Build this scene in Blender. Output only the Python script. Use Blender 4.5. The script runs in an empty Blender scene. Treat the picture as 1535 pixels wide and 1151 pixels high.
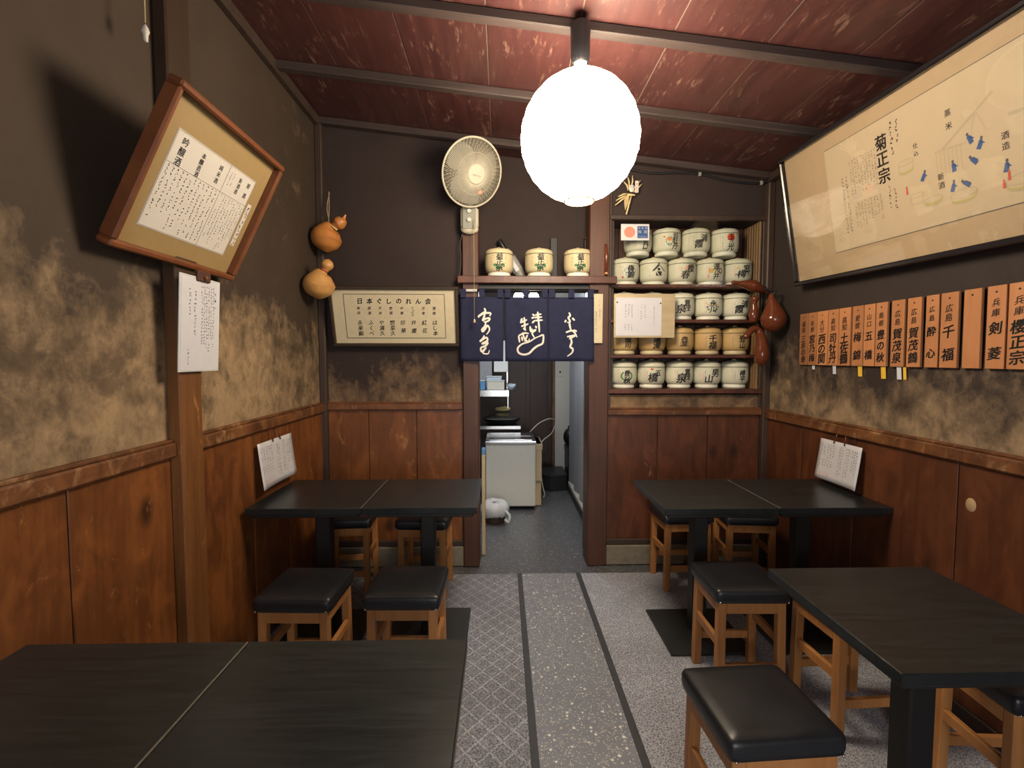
import bpy, bmesh, math, random
from mathutils import Matrix, Vector, noise
S = bpy.context.scene
COL = S.collection
R = math.radians
PI = math.pi
# ------------------------------------------------------------------ camera, world, exposure
cam_d = bpy.data.cameras.new('camera'); cam_d.sensor_width = 36; cam_d.lens = 712 / 1535 * 36
cam_d.clip_start = 0.02
cam = bpy.data.objects.new('camera', cam_d); COL.objects.link(cam)
cam.location = (0, 0, 1.40); cam.rotation_euler = (R(90 - 3.095), 0, R(-1.247))
S.camera = cam
w = bpy.data.worlds.new('world'); S.world = w; w.use_nodes = True
w.node_tree.nodes['Background'].inputs[0].default_value = (0.10, 0.085, 0.10, 1)
w.node_tree.nodes['Background'].inputs[1].default_value = 0.0
S.view_settings.view_transform = 'Standard'; S.view_settings.look = 'None'
S.view_settings.gamma = 1; S.view_settings.use_curve_mapping = False
S.view_settings.exposure = 1.0
LANTERN = 23.0       # paper lantern emission
KITCHEN = 85.0       # the two lit lamps seen over the curtain
FILL = 3.6            # added fill light behind the camera, an unseen door shape

# room numbers (metres)
XL, XR, D, YB = -1.19, 1.79, 3.17, -1.7
def ceil_z(x): return 2.798 - 0.1107 * x

# ------------------------------------------------------------------ materials
MATS = {}
def mat(name): return MATS[name]
class NT:
    def __init__(s, name):
        m = bpy.data.materials.new(name); m.use_nodes = True
        MATS[name] = m; s.m = m; s.t = m.node_tree; s.b = s.t.nodes['Principled BSDF']
    def n(s, typ, ins=None, **kw):
        nd = s.t.nodes.new(typ)
        for k, v in kw.items(): setattr(nd, k, v)
        for k, v in (ins or {}).items():
            if hasattr(v, 'links'): s.t.links.new(v, nd.inputs[k])
            else: nd.inputs[k].default_value = v
        return nd
    def math(s, op, a, b=0.0, c=0.0, clamp=False):
        return s.n('ShaderNodeMath', {0: a, 1: b, 2: c}, operation=op, use_clamp=clamp).outputs[0]
    def ramp(s, fac, stops):
        nd = s.n('ShaderNodeValToRGB', {0: fac}); r = nd.color_ramp
        while len(r.elements) < len(stops): r.elements.new(0.5)
        for e, (p, c) in zip(r.elements, stops): e.position = p; e.color = (*c, 1)
        return nd.outputs[0]
    def mix(s, fac, a, b, mode='MIX'):
        def fix(c): return c if hasattr(c, 'links') else (*c, 1)
        nd = s.t.nodes.new('ShaderNodeMix'); nd.data_type = 'RGBA'; nd.blend_type = mode
        for k, v in ((0, fac), (6, a), (7, b)):
            if hasattr(v, 'links'): s.t.links.new(v, nd.inputs[k])
            else: nd.inputs[k].default_value = v if k == 0 else fix(v)
        return nd.outputs[2]
    def coord(s, scale=(1, 1, 1), world=False, rnd=True):
        if world: v = s.n('ShaderNodeNewGeometry').outputs['Position']
        else: v = s.n('ShaderNodeTexCoord').outputs['Object']
        if rnd and not world:
            o = s.n('ShaderNodeObjectInfo').outputs['Random']
            k = s.math('MULTIPLY', o, 37.0)
            cx = s.n('ShaderNodeCombineXYZ', {0: k, 1: k, 2: k}).outputs[0]
            v = s.n('ShaderNodeVectorMath', {0: v, 1: cx}, operation='ADD').outputs[0]
        return s.n('ShaderNodeMapping', {0: v, 3: scale}).outputs[0]
    def noise(s, vec, scale, detail=4, rough=0.55, dist=0.0):
        return s.n('ShaderNodeTexNoise', {'Vector': vec, 'Scale': scale, 'Detail': detail, 'Roughness': rough, 'Distortion': dist}).outputs['Fac']
    def out(s, col=None, rough=None, bump=None, bstr=0.2, bdist=0.01, spec=None, metal=None):
        def put(k, v):
            if hasattr(v, 'links'): s.t.links.new(v, s.b.inputs[k])
            else: s.b.inputs[k].default_value = (*v, 1) if k == 'Base Color' else v
        if col is not None: put('Base Color', col)
        if rough is not None: put('Roughness', rough)
        if spec is not None: put('Specular IOR Level', spec)
        if metal is not None: put('Metallic', metal)
        if bump is not None:
            b = s.n('ShaderNodeBump', {'Strength': bstr, 'Distance': bdist, 'Height': bump})
            s.t.links.new(b.outputs[0], s.b.inputs['Normal'])
        return s.m

def plain(name, col, rough=0.5, metal=0.0, var=0.0, spec=0.5):
    k = NT(name); c = col
    if var:
        nz = k.noise(k.coord(), 30, 3)
        c = k.mix(nz, tuple(x * (1 - var) for x in col), tuple(min(1, x * (1 + var)) for x in col))
    return k.out(c, rough, spec=spec, metal=metal)
def wood(name, dark, light, grain=(14, 14, 1.2), rough=0.45, knots=True, wear=0.0, wearcol=(0.5, 0.25, 0.1), bstr=0.15):
    k = NT(name); v = k.coord(grain)
    n1 = k.noise(v, 1.6, 6, 0.6, 0.6); n2 = k.noise(v, 9, 5, 0.65)
    c = k.mix(k.math('MULTIPLY', n2, 0.5), k.ramp(n1, [(0.3, dark), (0.7, light)]), dark)
    big = k.noise(k.coord((1, 1, 1)), 2.2, 3)
    c = k.mix(k.n('ShaderNodeMapRange', {0: big, 1: 0.35, 2: 0.7, 3: 0.0, 4: 0.55}).outputs[0], c, tuple(x * 0.55 for x in dark))
    if wear:
        mt = k.noise(k.coord((1.6, 1.6, 0.7)), 5.5, 5, 0.62, 0.8)
        c = k.mix(k.n('ShaderNodeMapRange', {0: mt, 1: 0.47, 2: 0.66, 3: 0.0, 4: 0.55}).outputs[0], c, tuple(x * 1.35 for x in light))
        sk = k.noise(k.coord((grain[0] * 1.3, grain[1] * 1.3, grain[2] * 0.8)), 3.0, 4, 0.7)
        c = k.mix(k.n('ShaderNodeMapRange', {0: sk, 1: 0.50, 2: 0.70, 3: 0.0, 4: 0.35}).outputs[0], c, tuple(x * 0.55 for x in dark))
    if knots:
        vv = k.n('ShaderNodeTexVoronoi', {'Vector': k.coord((3.2, 3.2, 1.9)), 'Scale': 1.0}).outputs['Distance']
        kn = k.n('ShaderNodeMapRange', {0: vv, 1: 0.05, 2: 0.13, 3: 0.85, 4: 0.0}).outputs[0]
        c = k.mix(kn, c, tuple(x * 0.25 for x in dark))
    if wear:
        wz = k.noise(k.coord((1, 1, 0.5)), 9, 6, 0.75, 1.5)
        wm = k.n('ShaderNodeMapRange', {0: wz, 1: 0.655 - wear * 0.1, 2: 0.71, 3: 0.0, 4: 0.8}).outputs[0]
        c = k.mix(wm, c, wearcol)
    rr = k.n('ShaderNodeMapRange', {0: n2, 3: rough - 0.1, 4: rough + 0.15}).outputs[0]
    return k.out(c, rr, n2, bstr, 0.004)

def plaster(name, soot, tan, lo, hi, seed, amount=0.5):
    """soot-blackened plaster rubbed down to the tan coat lower on the wall, where people lean"""
    k = NT(name)
    p = k.n('ShaderNodeNewGeometry').outputs['Position']
    pv = k.n('ShaderNodeVectorMath', {0: p, 1: (seed, seed * 2, seed * 3)}, operation='ADD').outputs[0]
    z = k.n('ShaderNodeSeparateXYZ', {0: p}).outputs[2]
    st = k.n('ShaderNodeMapping', {0: pv, 3: (1, 1, 0.8)}).outputs[0]
    n1 = k.noise(st, 3.2, 9, 0.66, 0.5); n2 = k.noise(st, 17, 8, 0.74, 0.3); n3 = k.noise(pv, 70, 3)
    big = k.noise(st, 1.5, 2); md = k.noise(st, 8.5, 5, 0.6, 0.25)
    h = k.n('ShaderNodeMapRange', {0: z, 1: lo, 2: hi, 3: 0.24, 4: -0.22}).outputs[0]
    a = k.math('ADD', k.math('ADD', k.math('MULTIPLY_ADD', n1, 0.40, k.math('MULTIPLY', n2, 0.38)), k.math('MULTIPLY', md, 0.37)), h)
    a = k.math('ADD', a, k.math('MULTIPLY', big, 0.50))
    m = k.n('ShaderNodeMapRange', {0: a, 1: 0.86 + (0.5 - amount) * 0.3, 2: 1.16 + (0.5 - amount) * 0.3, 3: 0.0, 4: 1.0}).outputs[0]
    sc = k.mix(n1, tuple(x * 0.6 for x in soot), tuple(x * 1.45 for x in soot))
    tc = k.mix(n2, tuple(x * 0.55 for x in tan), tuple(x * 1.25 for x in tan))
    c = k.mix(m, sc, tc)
    bl = k.n('ShaderNodeMapRange', {0: k.math('MULTIPLY_ADD', k.noise(pv, 6.0, 6, 0.68, 0.4), 0.7, k.math('MULTIPLY', n1, 0.3)), 1: 0.50, 2: 0.60, 3: 0.0, 4: 0.62}).outputs[0]
    c = k.mix(bl, c, tuple(x * 0.95 for x in soot))
    spk = k.n('ShaderNodeMapRange', {0: n3, 1: 0.25, 2: 0.36, 3: 0.35, 4: 0.0}).outputs[0]
    c = k.mix(spk, c, tuple(x * 0.5 for x in soot))
    return k.out(c, 0.75, k.math('ADD', n2, k.math('MULTIPLY', n3, 0.4)), 0.25, 0.006, spec=0.3)

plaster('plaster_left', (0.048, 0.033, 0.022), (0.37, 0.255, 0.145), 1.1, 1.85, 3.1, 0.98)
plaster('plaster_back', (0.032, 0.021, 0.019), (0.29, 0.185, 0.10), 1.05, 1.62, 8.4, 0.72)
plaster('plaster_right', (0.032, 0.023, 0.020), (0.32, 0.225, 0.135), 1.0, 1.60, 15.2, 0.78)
wood('wainscot_left', (0.125, 0.038, 0.009), (0.225, 0.078, 0.018), rough=0.42, wear=0.35, wearcol=(0.42, 0.2, 0.07))
wood('wainscot_back', (0.125, 0.038, 0.010), (0.225, 0.078, 0.019), rough=0.42, wear=0.6, wearcol=(0.42, 0.2, 0.07))
wood('wainscot_right', (0.068, 0.021, 0.008), (0.130, 0.042, 0.016), rough=0.40, wear=0.2, wearcol=(0.3, 0.14, 0.07))
wood('rail_wood', (0.085, 0.03, 0.010), (0.20, 0.078, 0.026), grain=(8, 1.0, 14), rough=0.45, knots=False, wear=1.3, wearcol=(0.42, 0.25, 0.12))
wood('rail_wood_x', (0.085, 0.03, 0.012), (0.20, 0.078, 0.028), grain=(1.0, 8, 14), rough=0.45, knots=False, wear=0.8, wearcol=(0.38, 0.2, 0.10))
wood('post_wood', (0.060, 0.022, 0.012), (0.115, 0.044, 0.025), grain=(25, 25, 0.8), rough=0.45, knots=False)
wood('post_orange', (0.12, 0.042, 0.010), (0.25, 0.10, 0.028), grain=(18, 18, 0.8), rough=0.4, knots=False, wear=0.6, wearcol=(0.45, 0.22, 0.07))
wood('dark_post', (0.036, 0.024, 0.018), (0.075, 0.042, 0.031), grain=(25, 25, 0.8), rough=0.5, knots=False)
wood('shelf_wood', (0.065, 0.022, 0.014), (0.13, 0.048, 0.032), grain=(1.0, 16, 16), rough=0.42, knots=False, wear=0.3, wearcol=(0.3, 0.14, 0.09))
wood('stool_wood', (0.36, 0.150, 0.042), (0.55, 0.255, 0.085), grain=(20, 20, 1.6), rough=0.42, knots=False)
wood('tag_wood', (0.47, 0.195, 0.075), (0.56, 0.25, 0.105), grain=(30, 6, 1.5), rough=0.5, knots=False)
wood('frame_red', (0.13, 0.040, 0.014), (0.25, 0.085, 0.03), grain=(6, 6, 6), rough=0.35, knots=False)
wood('kitchen_door_wood', (0.030, 0.014, 0.010), (0.055, 0.026, 0.018), grain=(22, 22, 0.9), rough=0.45, knots=False)
wood('beam_wood', (0.030, 0.020, 0.018), (0.075, 0.050, 0.044), grain=(1.0, 18, 18), rough=0.55, knots=False)
wood('bamboo', (0.17, 0.095, 0.04), (0.29, 0.17, 0.075), grain=(30, 30, 1.5), rough=0.45, knots=False)
wood('pale_board', (0.50, 0.40, 0.24), (0.60, 0.50, 0.33), grain=(1.2, 20, 20), rough=0.55, knots=False)
def ceiling_mat():
    k = NT('ceiling_board')
    v = k.coord((9, 0.9, 9)); n = k.noise(v, 2.2, 6, 0.65, 0.4); n2 = k.noise(k.coord((2.2, 0.8, 2.2)), 5.0, 7, 0.75, 0.8)
    c = k.ramp(n, [(0.3, (0.038, 0.013, 0.013)), (0.72, (0.078, 0.027, 0.023))])
    fl = k.noise(k.coord((26, 5, 26)), 2.0, 5, 0.7)
    pl = k.n('ShaderNodeMapRange', {0: k.math('MULTIPLY', n2, fl), 1: 0.30, 2: 0.40, 3: 0.0, 4: 0.85}).outputs[0]
    c = k.mix(pl, c, (0.22, 0.12, 0.09))
    ob = k.n('ShaderNodeObjectInfo').outputs['Random']
    c = k.mix(k.math('MULTIPLY', ob, 0.35), c, (0.05, 0.016, 0.016))
    k.out(c, 0.42, fl, 0.2, 0.004)
ceiling_mat()
def carpet_mat(name, diamond):
    k = NT(name)
    p = k.n('ShaderNodeNewGeometry').outputs['Position']
    sp = k.n('ShaderNodeSeparateXYZ', {0: p})
    x, y = sp.outputs[0], sp.outputs[1]
    fine = k.noise(p, 165, 2, 0.7); mid = k.noise(p, 55, 3, 0.6)
    squ = k.n('ShaderNodeTexVoronoi', {'Vector': p, 'Scale': 95.0}, feature='DISTANCE_TO_EDGE').outputs['Distance']
    wig = k.math('LESS_THAN', squ, 0.13)
    f = k.math('ADD', k.math('MULTIPLY', fine, 0.75), k.math('MULTIPLY', wig, 0.25))
    if diamond:
        pitch = 0.098
        def tri(s):
            u = k.math('MULTIPLY_ADD', x, 1.12 / pitch, k.math('MULTIPLY', y, s / pitch))
            return k.math('PINGPONG', u, 0.5)
        a = k.math('MINIMUM', tri(1), tri(-1))
        a = k.math('ADD', a, k.math('MULTIPLY', k.math('SUBTRACT', mid, 0.5), 0.34))
        l1 = k.math('LESS_THAN', a, 0.065)
        l2 = k.math('LESS_THAN', k.math('ABSOLUTE', k.math('SUBTRACT', a, 0.25)), 0.05)
        ln = k.math('ADD', l1, k.math('MULTIPLY', l2, 0.45))
        f = k.math('ADD', k.math('MULTIPLY', f, 0.72), k.math('MULTIPLY', ln, 0.19))
    c = k.ramp(f, [(0.22, (0.10, 0.104, 0.122)), (0.5, (0.275, 0.285, 0.325)), (0.82, (0.62, 0.64, 0.72))])
    big = k.noise(p, 2.5, 3)
    c = k.mix(k.n('ShaderNodeMapRange', {0: big, 1: 0.4, 2: 0.7, 3: 0.0, 4: 0.4}).outputs[0], c, (0.10, 0.098, 0.10))
    k.out(c, 0.85, fine, 0.35, 0.004, spec=0.2)
carpet_mat('carpet_diamond', True); carpet_mat('carpet_plain', False)
def terrazzo(name, base, chip, dens):
    k = NT(name)
    p = k.n('ShaderNodeNewGeometry').outputs['Position']
    vo = k.n('ShaderNodeTexVoronoi', {'Vector': p, 'Scale': 62.0, 'Randomness': 1.0})
    rc = k.n('ShaderNodeSeparateColor', {0: vo.outputs['Color']})
    sz = k.n('ShaderNodeMapRange', {0: rc.outputs[1], 3: 0.12, 4: 0.42}).outputs[0]
    m = k.math('MULTIPLY', k.math('LESS_THAN', vo.outputs['Distance'], sz), k.math('GREATER_THAN', rc.outputs[0], 1 - dens))
    n = k.noise(p, 25, 6, 0.7); n2 = k.noise(p, 3.0, 3)
    c = k.mix(n, tuple(v * 0.65 for v in base), tuple(v * 1.3 for v in base))
    c = k.mix(k.math('MULTIPLY', n2, 0.5), c, tuple(v * 0.45 for v in base))
    cc = k.mix(rc.outputs[2], chip, tuple(v * 0.45 for v in chip))
    c = k.mix(m, c, cc)
    v2 = k.n('ShaderNodeTexVoronoi', {'Vector': p, 'Scale': 150.0}); r2 = k.n('ShaderNodeSeparateColor', {0: v2.outputs['Color']})
    m2 = k.math('MULTIPLY', k.math('LESS_THAN', v2.outputs['Distance'], 0.34), k.math('GREATER_THAN', r2.outputs[0], 1 - dens))
    c = k.mix(k.math('MULTIPLY', m2, 0.7), c, chip)
    k.out(c, 0.5, n, 0.15, 0.003)
terrazzo('terrazzo', (0.225, 0.235, 0.27), (0.75, 0.72, 0.66), 0.36)
terrazzo('wet_floor', (0.10, 0.105, 0.12), (0.5, 0.52, 0.55), 0.22)
MATS['wet_floor'].node_tree.nodes['Principled BSDF'].inputs['Roughness'].default_value = 0.3
plain('divider_dark', (0.035, 0.036, 0.04), 0.6, var=0.3)
plain('concrete', (0.20, 0.175, 0.13), 0.85, var=0.4)
def table_mat():
    k = NT('table_black'); n = k.noise(k.coord((2, 26, 2)), 3, 5, 0.65, 0.5)
    c = k.ramp(n, [(0.3, (0.006, 0.0085, 0.0095)), (0.75, (0.021, 0.026, 0.028))])
    k.out(c, k.n('ShaderNodeMapRange', {0: n, 3: 0.27, 4: 0.38}).outputs[0], n, 0.06, 0.002, spec=0.5)
table_mat()
plain('table_edge', (0.010, 0.009, 0.009), 0.4)
plain('seam_pale', (0.16, 0.145, 0.11), 0.6)
plain('iron_black', (0.006, 0.006, 0.006), 0.5)
plain('base_plate', (0.030, 0.034, 0.034), 0.38, metal=0.3)
def leather():
    k = NT('leather'); n = k.noise(k.coord(), 140, 3); n2 = k.noise(k.coord(), 6, 3)
    k.out(k.mix(n2, (0.008, 0.009, 0.012), (0.016, 0.018, 0.022)), k.n('ShaderNodeMapRange', {0: n2, 3: 0.28, 4: 0.45}).outputs[0], n, 0.12, 0.002)
leather()
plain('paper_white', (0.60, 0.57, 0.52), 0.6)
plain('paper_cool', (0.60, 0.61, 0.66), 0.4, var=0.05)
plain('paper_cream', (0.56, 0.49, 0.335), 0.65, var=0.10)
plain('paper_print', (0.50, 0.395, 0.27), 0.6, var=0.04)
plain('paper_mount', (0.43, 0.31, 0.19), 0.6, var=0.08)
plain('mount_gold', (0.30, 0.205, 0.085), 0.6, var=0.08)
plain('laminate', (0.60, 0.62, 0.62), 0.25)
plain('ink', (0.015, 0.015, 0.016), 0.6)
plain('ink_grey', (0.09, 0.085, 0.08), 0.7)
plain('ink_faint', (0.42, 0.34, 0.24), 0.7)
plain('ink_olive', (0.42, 0.38, 0.14), 0.7)
plain('ink_blue', (0.04, 0.09, 0.25), 0.7)
plain('ink_red', (0.55, 0.07, 0.04), 0.6)
plain('ink_pink', (0.78, 0.22, 0.16), 0.6)
plain('ink_green', (0.05, 0.19, 0.06), 0.6)
plain('ink_orange', (0.72, 0.20, 0.05), 0.6)
plain('ink_gold', (0.62, 0.36, 0.08), 0.6)
plain('sun_red', (0.75, 0.08, 0.02), 0.5)
plain('sign_blue', (0.03, 0.08, 0.24), 0.5)
plain('sign_grey', (0.56, 0.57, 0.58), 0.4)
plain('frame_black', (0.012, 0.010, 0.012), 0.22)
plain('frame_dark', (0.040, 0.026, 0.017), 0.4, var=0.4)
plain('barrel_white', (0.60, 0.60, 0.47), 0.55, var=0.06)
plain('barrel_straw', (0.50, 0.34, 0.14), 0.55, var=0.10)
plain('barrel_cream', (0.56, 0.49, 0.30), 0.55, var=0.08)
plain('barrel_foot', (0.72, 0.72, 0.62), 0.5, var=0.05)
plain('rope', (0.16, 0.16, 0.10), 0.8)
plain('straw', (0.66, 0.52, 0.27), 0.7, var=0.2)
plain('gourd_tan', (0.52, 0.27, 0.085), 0.42, var=0.22)
plain('gourd_orange', (0.46, 0.18, 0.045), 0.38, var=0.22)
plain('gourd_red', (0.115, 0.030, 0.012), 0.14, var=0.30)
plain('cord_red', (0.45, 0.08, 0.04), 0.7)
plain('twine', (0.34, 0.27, 0.15), 0.8)
plain('cable_black', (0.012, 0.011, 0.014), 0.5)
plain('plastic_cream', (0.46, 0.43, 0.34), 0.75, spec=0.25)
plain('plastic_grey', (0.24, 0.245, 0.21), 0.4)
plain('plastic_white', (0.56, 0.54, 0.47), 0.75, spec=0.25)
plain('plastic_black', (0.012, 0.012, 0.014), 0.3)
plain('fan_blade', (0.17, 0.165, 0.14), 0.5)
plain('steel', (0.55, 0.56, 0.57), 0.25, metal=1.0)
plain('noren_blue', (0.021, 0.024, 0.058), 0.85, var=0.25, spec=0.2)
plain('noren_white', (0.72, 0.70, 0.62), 0.85, spec=0.2)
plain('enamel', (0.60, 0.61, 0.57), 0.35, var=0.04)
plain('box_beige', (0.52, 0.40, 0.24), 0.5)
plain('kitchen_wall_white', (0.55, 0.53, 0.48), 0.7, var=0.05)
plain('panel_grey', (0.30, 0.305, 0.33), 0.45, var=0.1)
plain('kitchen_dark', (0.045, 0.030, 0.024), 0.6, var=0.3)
plain('step_black', (0.020, 0.021, 0.024), 0.45, var=0.4)
plain('blue_plastic', (0.10, 0.27, 0.52), 0.35)
plain('dish_blue', (0.45, 0.55, 0.66), 0.25)
plain('foil', (0.62, 0.63, 0.65), 0.3, metal=0.6)
plain('cloth_yellow', (0.55, 0.45, 0.20), 0.85)
plain('box_dark', (0.018, 0.020, 0.024), 0.6)
plain('sticky_yellow', (0.75, 0.48, 0.05), 0.6)
plain('sticky_white', (0.62, 0.65, 0.72), 0.6)
plain('knob_pale', (0.40, 0.28, 0.15), 0.6, var=0.2)
def glass_mat():
    k = NT('glass'); t = k.t
    tr = k.n('ShaderNodeBsdfTransparent', {0: (0.97, 0.975, 0.97, 1)}); gl = k.n('ShaderNodeBsdfGlossy', {0: (1, 1, 1, 1), 'Roughness': 0.02})
    fc = k.n('ShaderNodeLayerWeight', {0: 0.5}).outputs['Facing']
    fr = k.math('MULTIPLY_ADD', k.math('POWER', fc, 5.0), 0.9, 0.03)
    mx = k.n('ShaderNodeMixShader', {0: fr, 1: tr.outputs[0], 2: gl.outputs[0]})
    t.links.new(mx.outputs[0], t.nodes['Material Output'].inputs[0])
glass_mat()
def bag_mat():
    k = NT('plastic_bag'); k.out((0.78, 0.80, 0.84), 0.3); k.b.inputs['Alpha'].default_value = 0.75
bag_mat()
def lamp_mat(name, col, strength):
    k = NT(name); k.out((0.85, 0.82, 0.75), 0.7)
    k.b.inputs['Emission Color'].default_value = (*col, 1); k.b.inputs['Emission Strength'].default_value = strength
lamp_mat('lantern_paper', (1.0, 0.82, 0.60), LANTERN)
lamp_mat('fill_sheet', (0.95, 0.93, 0.92), FILL)  # glow of the added fill light
lamp_mat('shade_light', (0.86, 0.93, 1.0), KITCHEN)

# ------------------------------------------------------------------ mesh builder
class MB:
    def __init__(s): s.v = []; s.f = []
    def add(s, vs, fs, M=None):
        o = len(s.v)
        if M is not None: vs = [tuple(M @ Vector(p)) for p in vs]
        s.v += [tuple(p) for p in vs]; s.f += [tuple(i + o for i in f) for f in fs]; return s
    def box(s, x0, x1, y0, y1, z0, z1, ch=0.0, M=None):
        if x1 < x0: x0, x1 = x1, x0
        if y1 < y0: y0, y1 = y1, y0
        if z1 < z0: z0, z1 = z1, z0
        if ch <= 0:
            vs = [(x, y, z) for z in (z0, z1) for y in (y0, y1) for x in (x0, x1)]
            return s.add(vs, [(0, 2, 3, 1), (4, 5, 7, 6), (0, 1, 5, 4), (2, 6, 7, 3), (0, 4, 6, 2), (1, 3, 7, 5)], M)
        lo, hi = (x0, y0, z0), (x1, y1, z1)
        ch = min(ch, 0.49 * min(hi[i] - lo[i] for i in range(3)))
        vs = []; idx = {}
        for c in range(8):
            sg = [(c >> i) & 1 for i in range(3)]
            for ax in range(3):
                p = []
                for i in range(3):
                    e = hi[i] if sg[i] else lo[i]
                    if i != ax: e += -ch if sg[i] else ch
                    p.append(e)
                idx[(c, ax)] = len(vs); vs.append(p)
        fs = []
        for ax in range(3):
            a, b = [i for i in range(3) if i != ax]
            for sd in (0, 1):
                q = [(sd << ax) | (ua << a) | (ub << b) for ua, ub in ((0, 0), (1, 0), (1, 1), (0, 1))]
                fs.append([idx[(c, ax)] for c in q])
            for ua in (0, 1):
                for ub in (0, 1):
                    c0 = (ua << a) | (ub << b); c1 = c0 | (1 << ax)
                    fs.append([idx[(c0, a)], idx[(c0, b)], idx[(c1, b)], idx[(c1, a)]])
        for c in range(8): fs.append([idx[(c, 0)], idx[(c, 1)], idx[(c, 2)]])
        return s.add(vs, fs, M)
    def tube(s, pts, r, n=8, M=None, closed=False, caps=True):
        pts = [Vector(p) for p in pts]; m = len(pts)
        rs = r if isinstance(r, (list, tuple)) else [r] * m
        vs = []; fs = []; prev = None
        for i, p in enumerate(pts):
            if closed: t = pts[(i + 1) % m] - pts[i - 1]
            else: t = pts[min(i + 1, m - 1)] - pts[max(i - 1, 0)]
            t = t.normalized() if t.length > 1e-9 else Vector((0, 0, 1))
            if prev is None:
                u = t.orthogonal().normalized()
            else:
                u = prev - t * prev.dot(t)
                u = u.normalized() if u.length > 1e-6 else t.orthogonal().normalized()
            prev = u; wv = t.cross(u)
            for k in range(n):
                a = 2 * PI * k / n
                vs.append(tuple(p + (u * math.cos(a) + wv * math.sin(a)) * rs[i]))
        for i in range(m if closed else m - 1):
            j = (i + 1) % m
            for k in range(n):
                l = (k + 1) % n
                fs.append((i * n + k, i * n + l, j * n + l, j * n + k))
        if caps and not closed:
            fs.append(tuple(range(n - 1, -1, -1))); fs.append(tuple((m - 1) * n + k for k in range(n)))
        return s.add(vs, fs, M)
    def lathe(s, prof, n=24, M=None):
        vs = []; fs = []; rows = []
        for r, z in prof:
            if r < 1e-6: rows.append([len(vs)]); vs.append((0, 0, z))
            else:
                rows.append(list(range(len(vs), len(vs) + n)))
                vs += [(r * math.cos(2 * PI * k / n), r * math.sin(2 * PI * k / n), z) for k in range(n)]
        for a, b in zip(rows, rows[1:]):
            for k in range(n):
                l = (k + 1) % n
                if len(a) == 1 and len(b) == 1: continue
                if len(a) == 1: fs.append((a[0], b[l], b[k]))
                elif len(b) == 1: fs.append((a[k], a[l], b[0]))
                else: fs.append((a[k], a[l], b[l], b[k]))
        return s.add(vs, fs, M)
    def ball(s, c, r, n=20, m=12, M=None, fn=None):
        rx, ry, rz = r if isinstance(r, (list, tuple)) else (r, r, r)
        vs = [(0, 0, -1)]
        for i in range(1, m):
            t = PI * i / m
            vs += [(math.sin(t) * math.cos(2 * PI * k / n), math.sin(t) * math.sin(2 * PI * k / n), -math.cos(t)) for k in range(n)]
        vs.append((0, 0, 1)); fs = []
        for k in range(n):
            l = (k + 1) % n
            fs.append((0, 1 + l, 1 + k)); fs.append((len(vs) - 1, 1 + (m - 2) * n + k, 1 + (m - 2) * n + l))
            for i in range(m - 2):
                fs.append((1 + i * n + k, 1 + i * n + l, 1 + (i + 1) * n + l, 1 + (i + 1) * n + k))
        vs = [(c[0] + x * rx, c[1] + y * ry, c[2] + z * rz) for x, y, z in vs]
        return s.add(vs, fs, M)
    def flat(s, polys, y=0.0, M=None):
        """polygons in the local x,z plane at depth y"""
        for p in polys: s.add([(a, y, b) for a, b in p], [tuple(range(len(p)))], M)
        return s
    def obj(s, name, m, parent=None, smooth=False, bevel=0, angle=None):
        if name in ('lettering', 'small_lettering', 'handwriting', 'red_lettering', 'ruled_line', 'slip_lettering', 'slip_writing'): return s.obj_(name, m, parent, smooth, angle, 'stuff')
        return s.obj_(name, m, parent, smooth, angle)
    def obj_(s, name, m, parent=None, smooth=False, angle=None, kind=None):
        me = bpy.data.meshes.new(name); me.from_pydata(s.v, [], s.f); me.update()
        bm = bmesh.new(); bm.from_mesh(me); bmesh.ops.recalc_face_normals(bm, faces=bm.faces); bm.to_mesh(me); bm.free()
        if smooth:
            for p in me.polygons: p.use_smooth = True
            if angle: me.set_sharp_from_angle(angle=R(angle))
        me.materials.append(mat(m))
        o = link(name, me, parent)
        if kind: o['kind'] = kind
        return o
def link(name, me, parent=None):
    o = bpy.data.objects.new(name, me); COL.objects.link(o)
    if parent is not None: o.parent = parent
    return o
def thing(name, label, cat, loc=(0, 0, 0), rotz=0.0, tilt=0.0, group=None):
    o = bpy.data.objects.new(name, None); COL.objects.link(o); o.empty_display_size = 0.05
    o.location = loc; o.rotation_euler = (R(tilt), 0, R(rotz))
    return tag(o, label, cat, group)
def tag(o, label, cat, group=None):
    o['label'] = label; o['category'] = cat
    if group: o['group'] = group
    return o
def struct(o, label=None):
    o['kind'] = 'structure'
    if label: o['label'] = label
    return o
def copy_tree(o, parent=None):
    c = o.copy(); COL.objects.link(c); c.parent = parent
    for ch in list(o.children): copy_tree(ch, c)
    return c
def catmull(pts, n=5, closed=False):
    P = [Vector(p) for p in pts]; m = len(P); out = []
    for i in range(m if closed else m - 1):
        if closed: a, b, c, d = P[i - 1], P[i], P[(i + 1) % m], P[(i + 2) % m]
        else: a, b, c, d = P[max(i - 1, 0)], P[i], P[i + 1], P[min(i + 2, m - 1)]
        for k in range(n):
            t = k / n
            out.append(0.5 * ((2 * b) + (c - a) * t + (2 * a - 5 * b + 4 * c - d) * t * t + (3 * b - a - 3 * c + d) * t ** 3))
    if not closed: out.append(P[-1])
    return out
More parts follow.
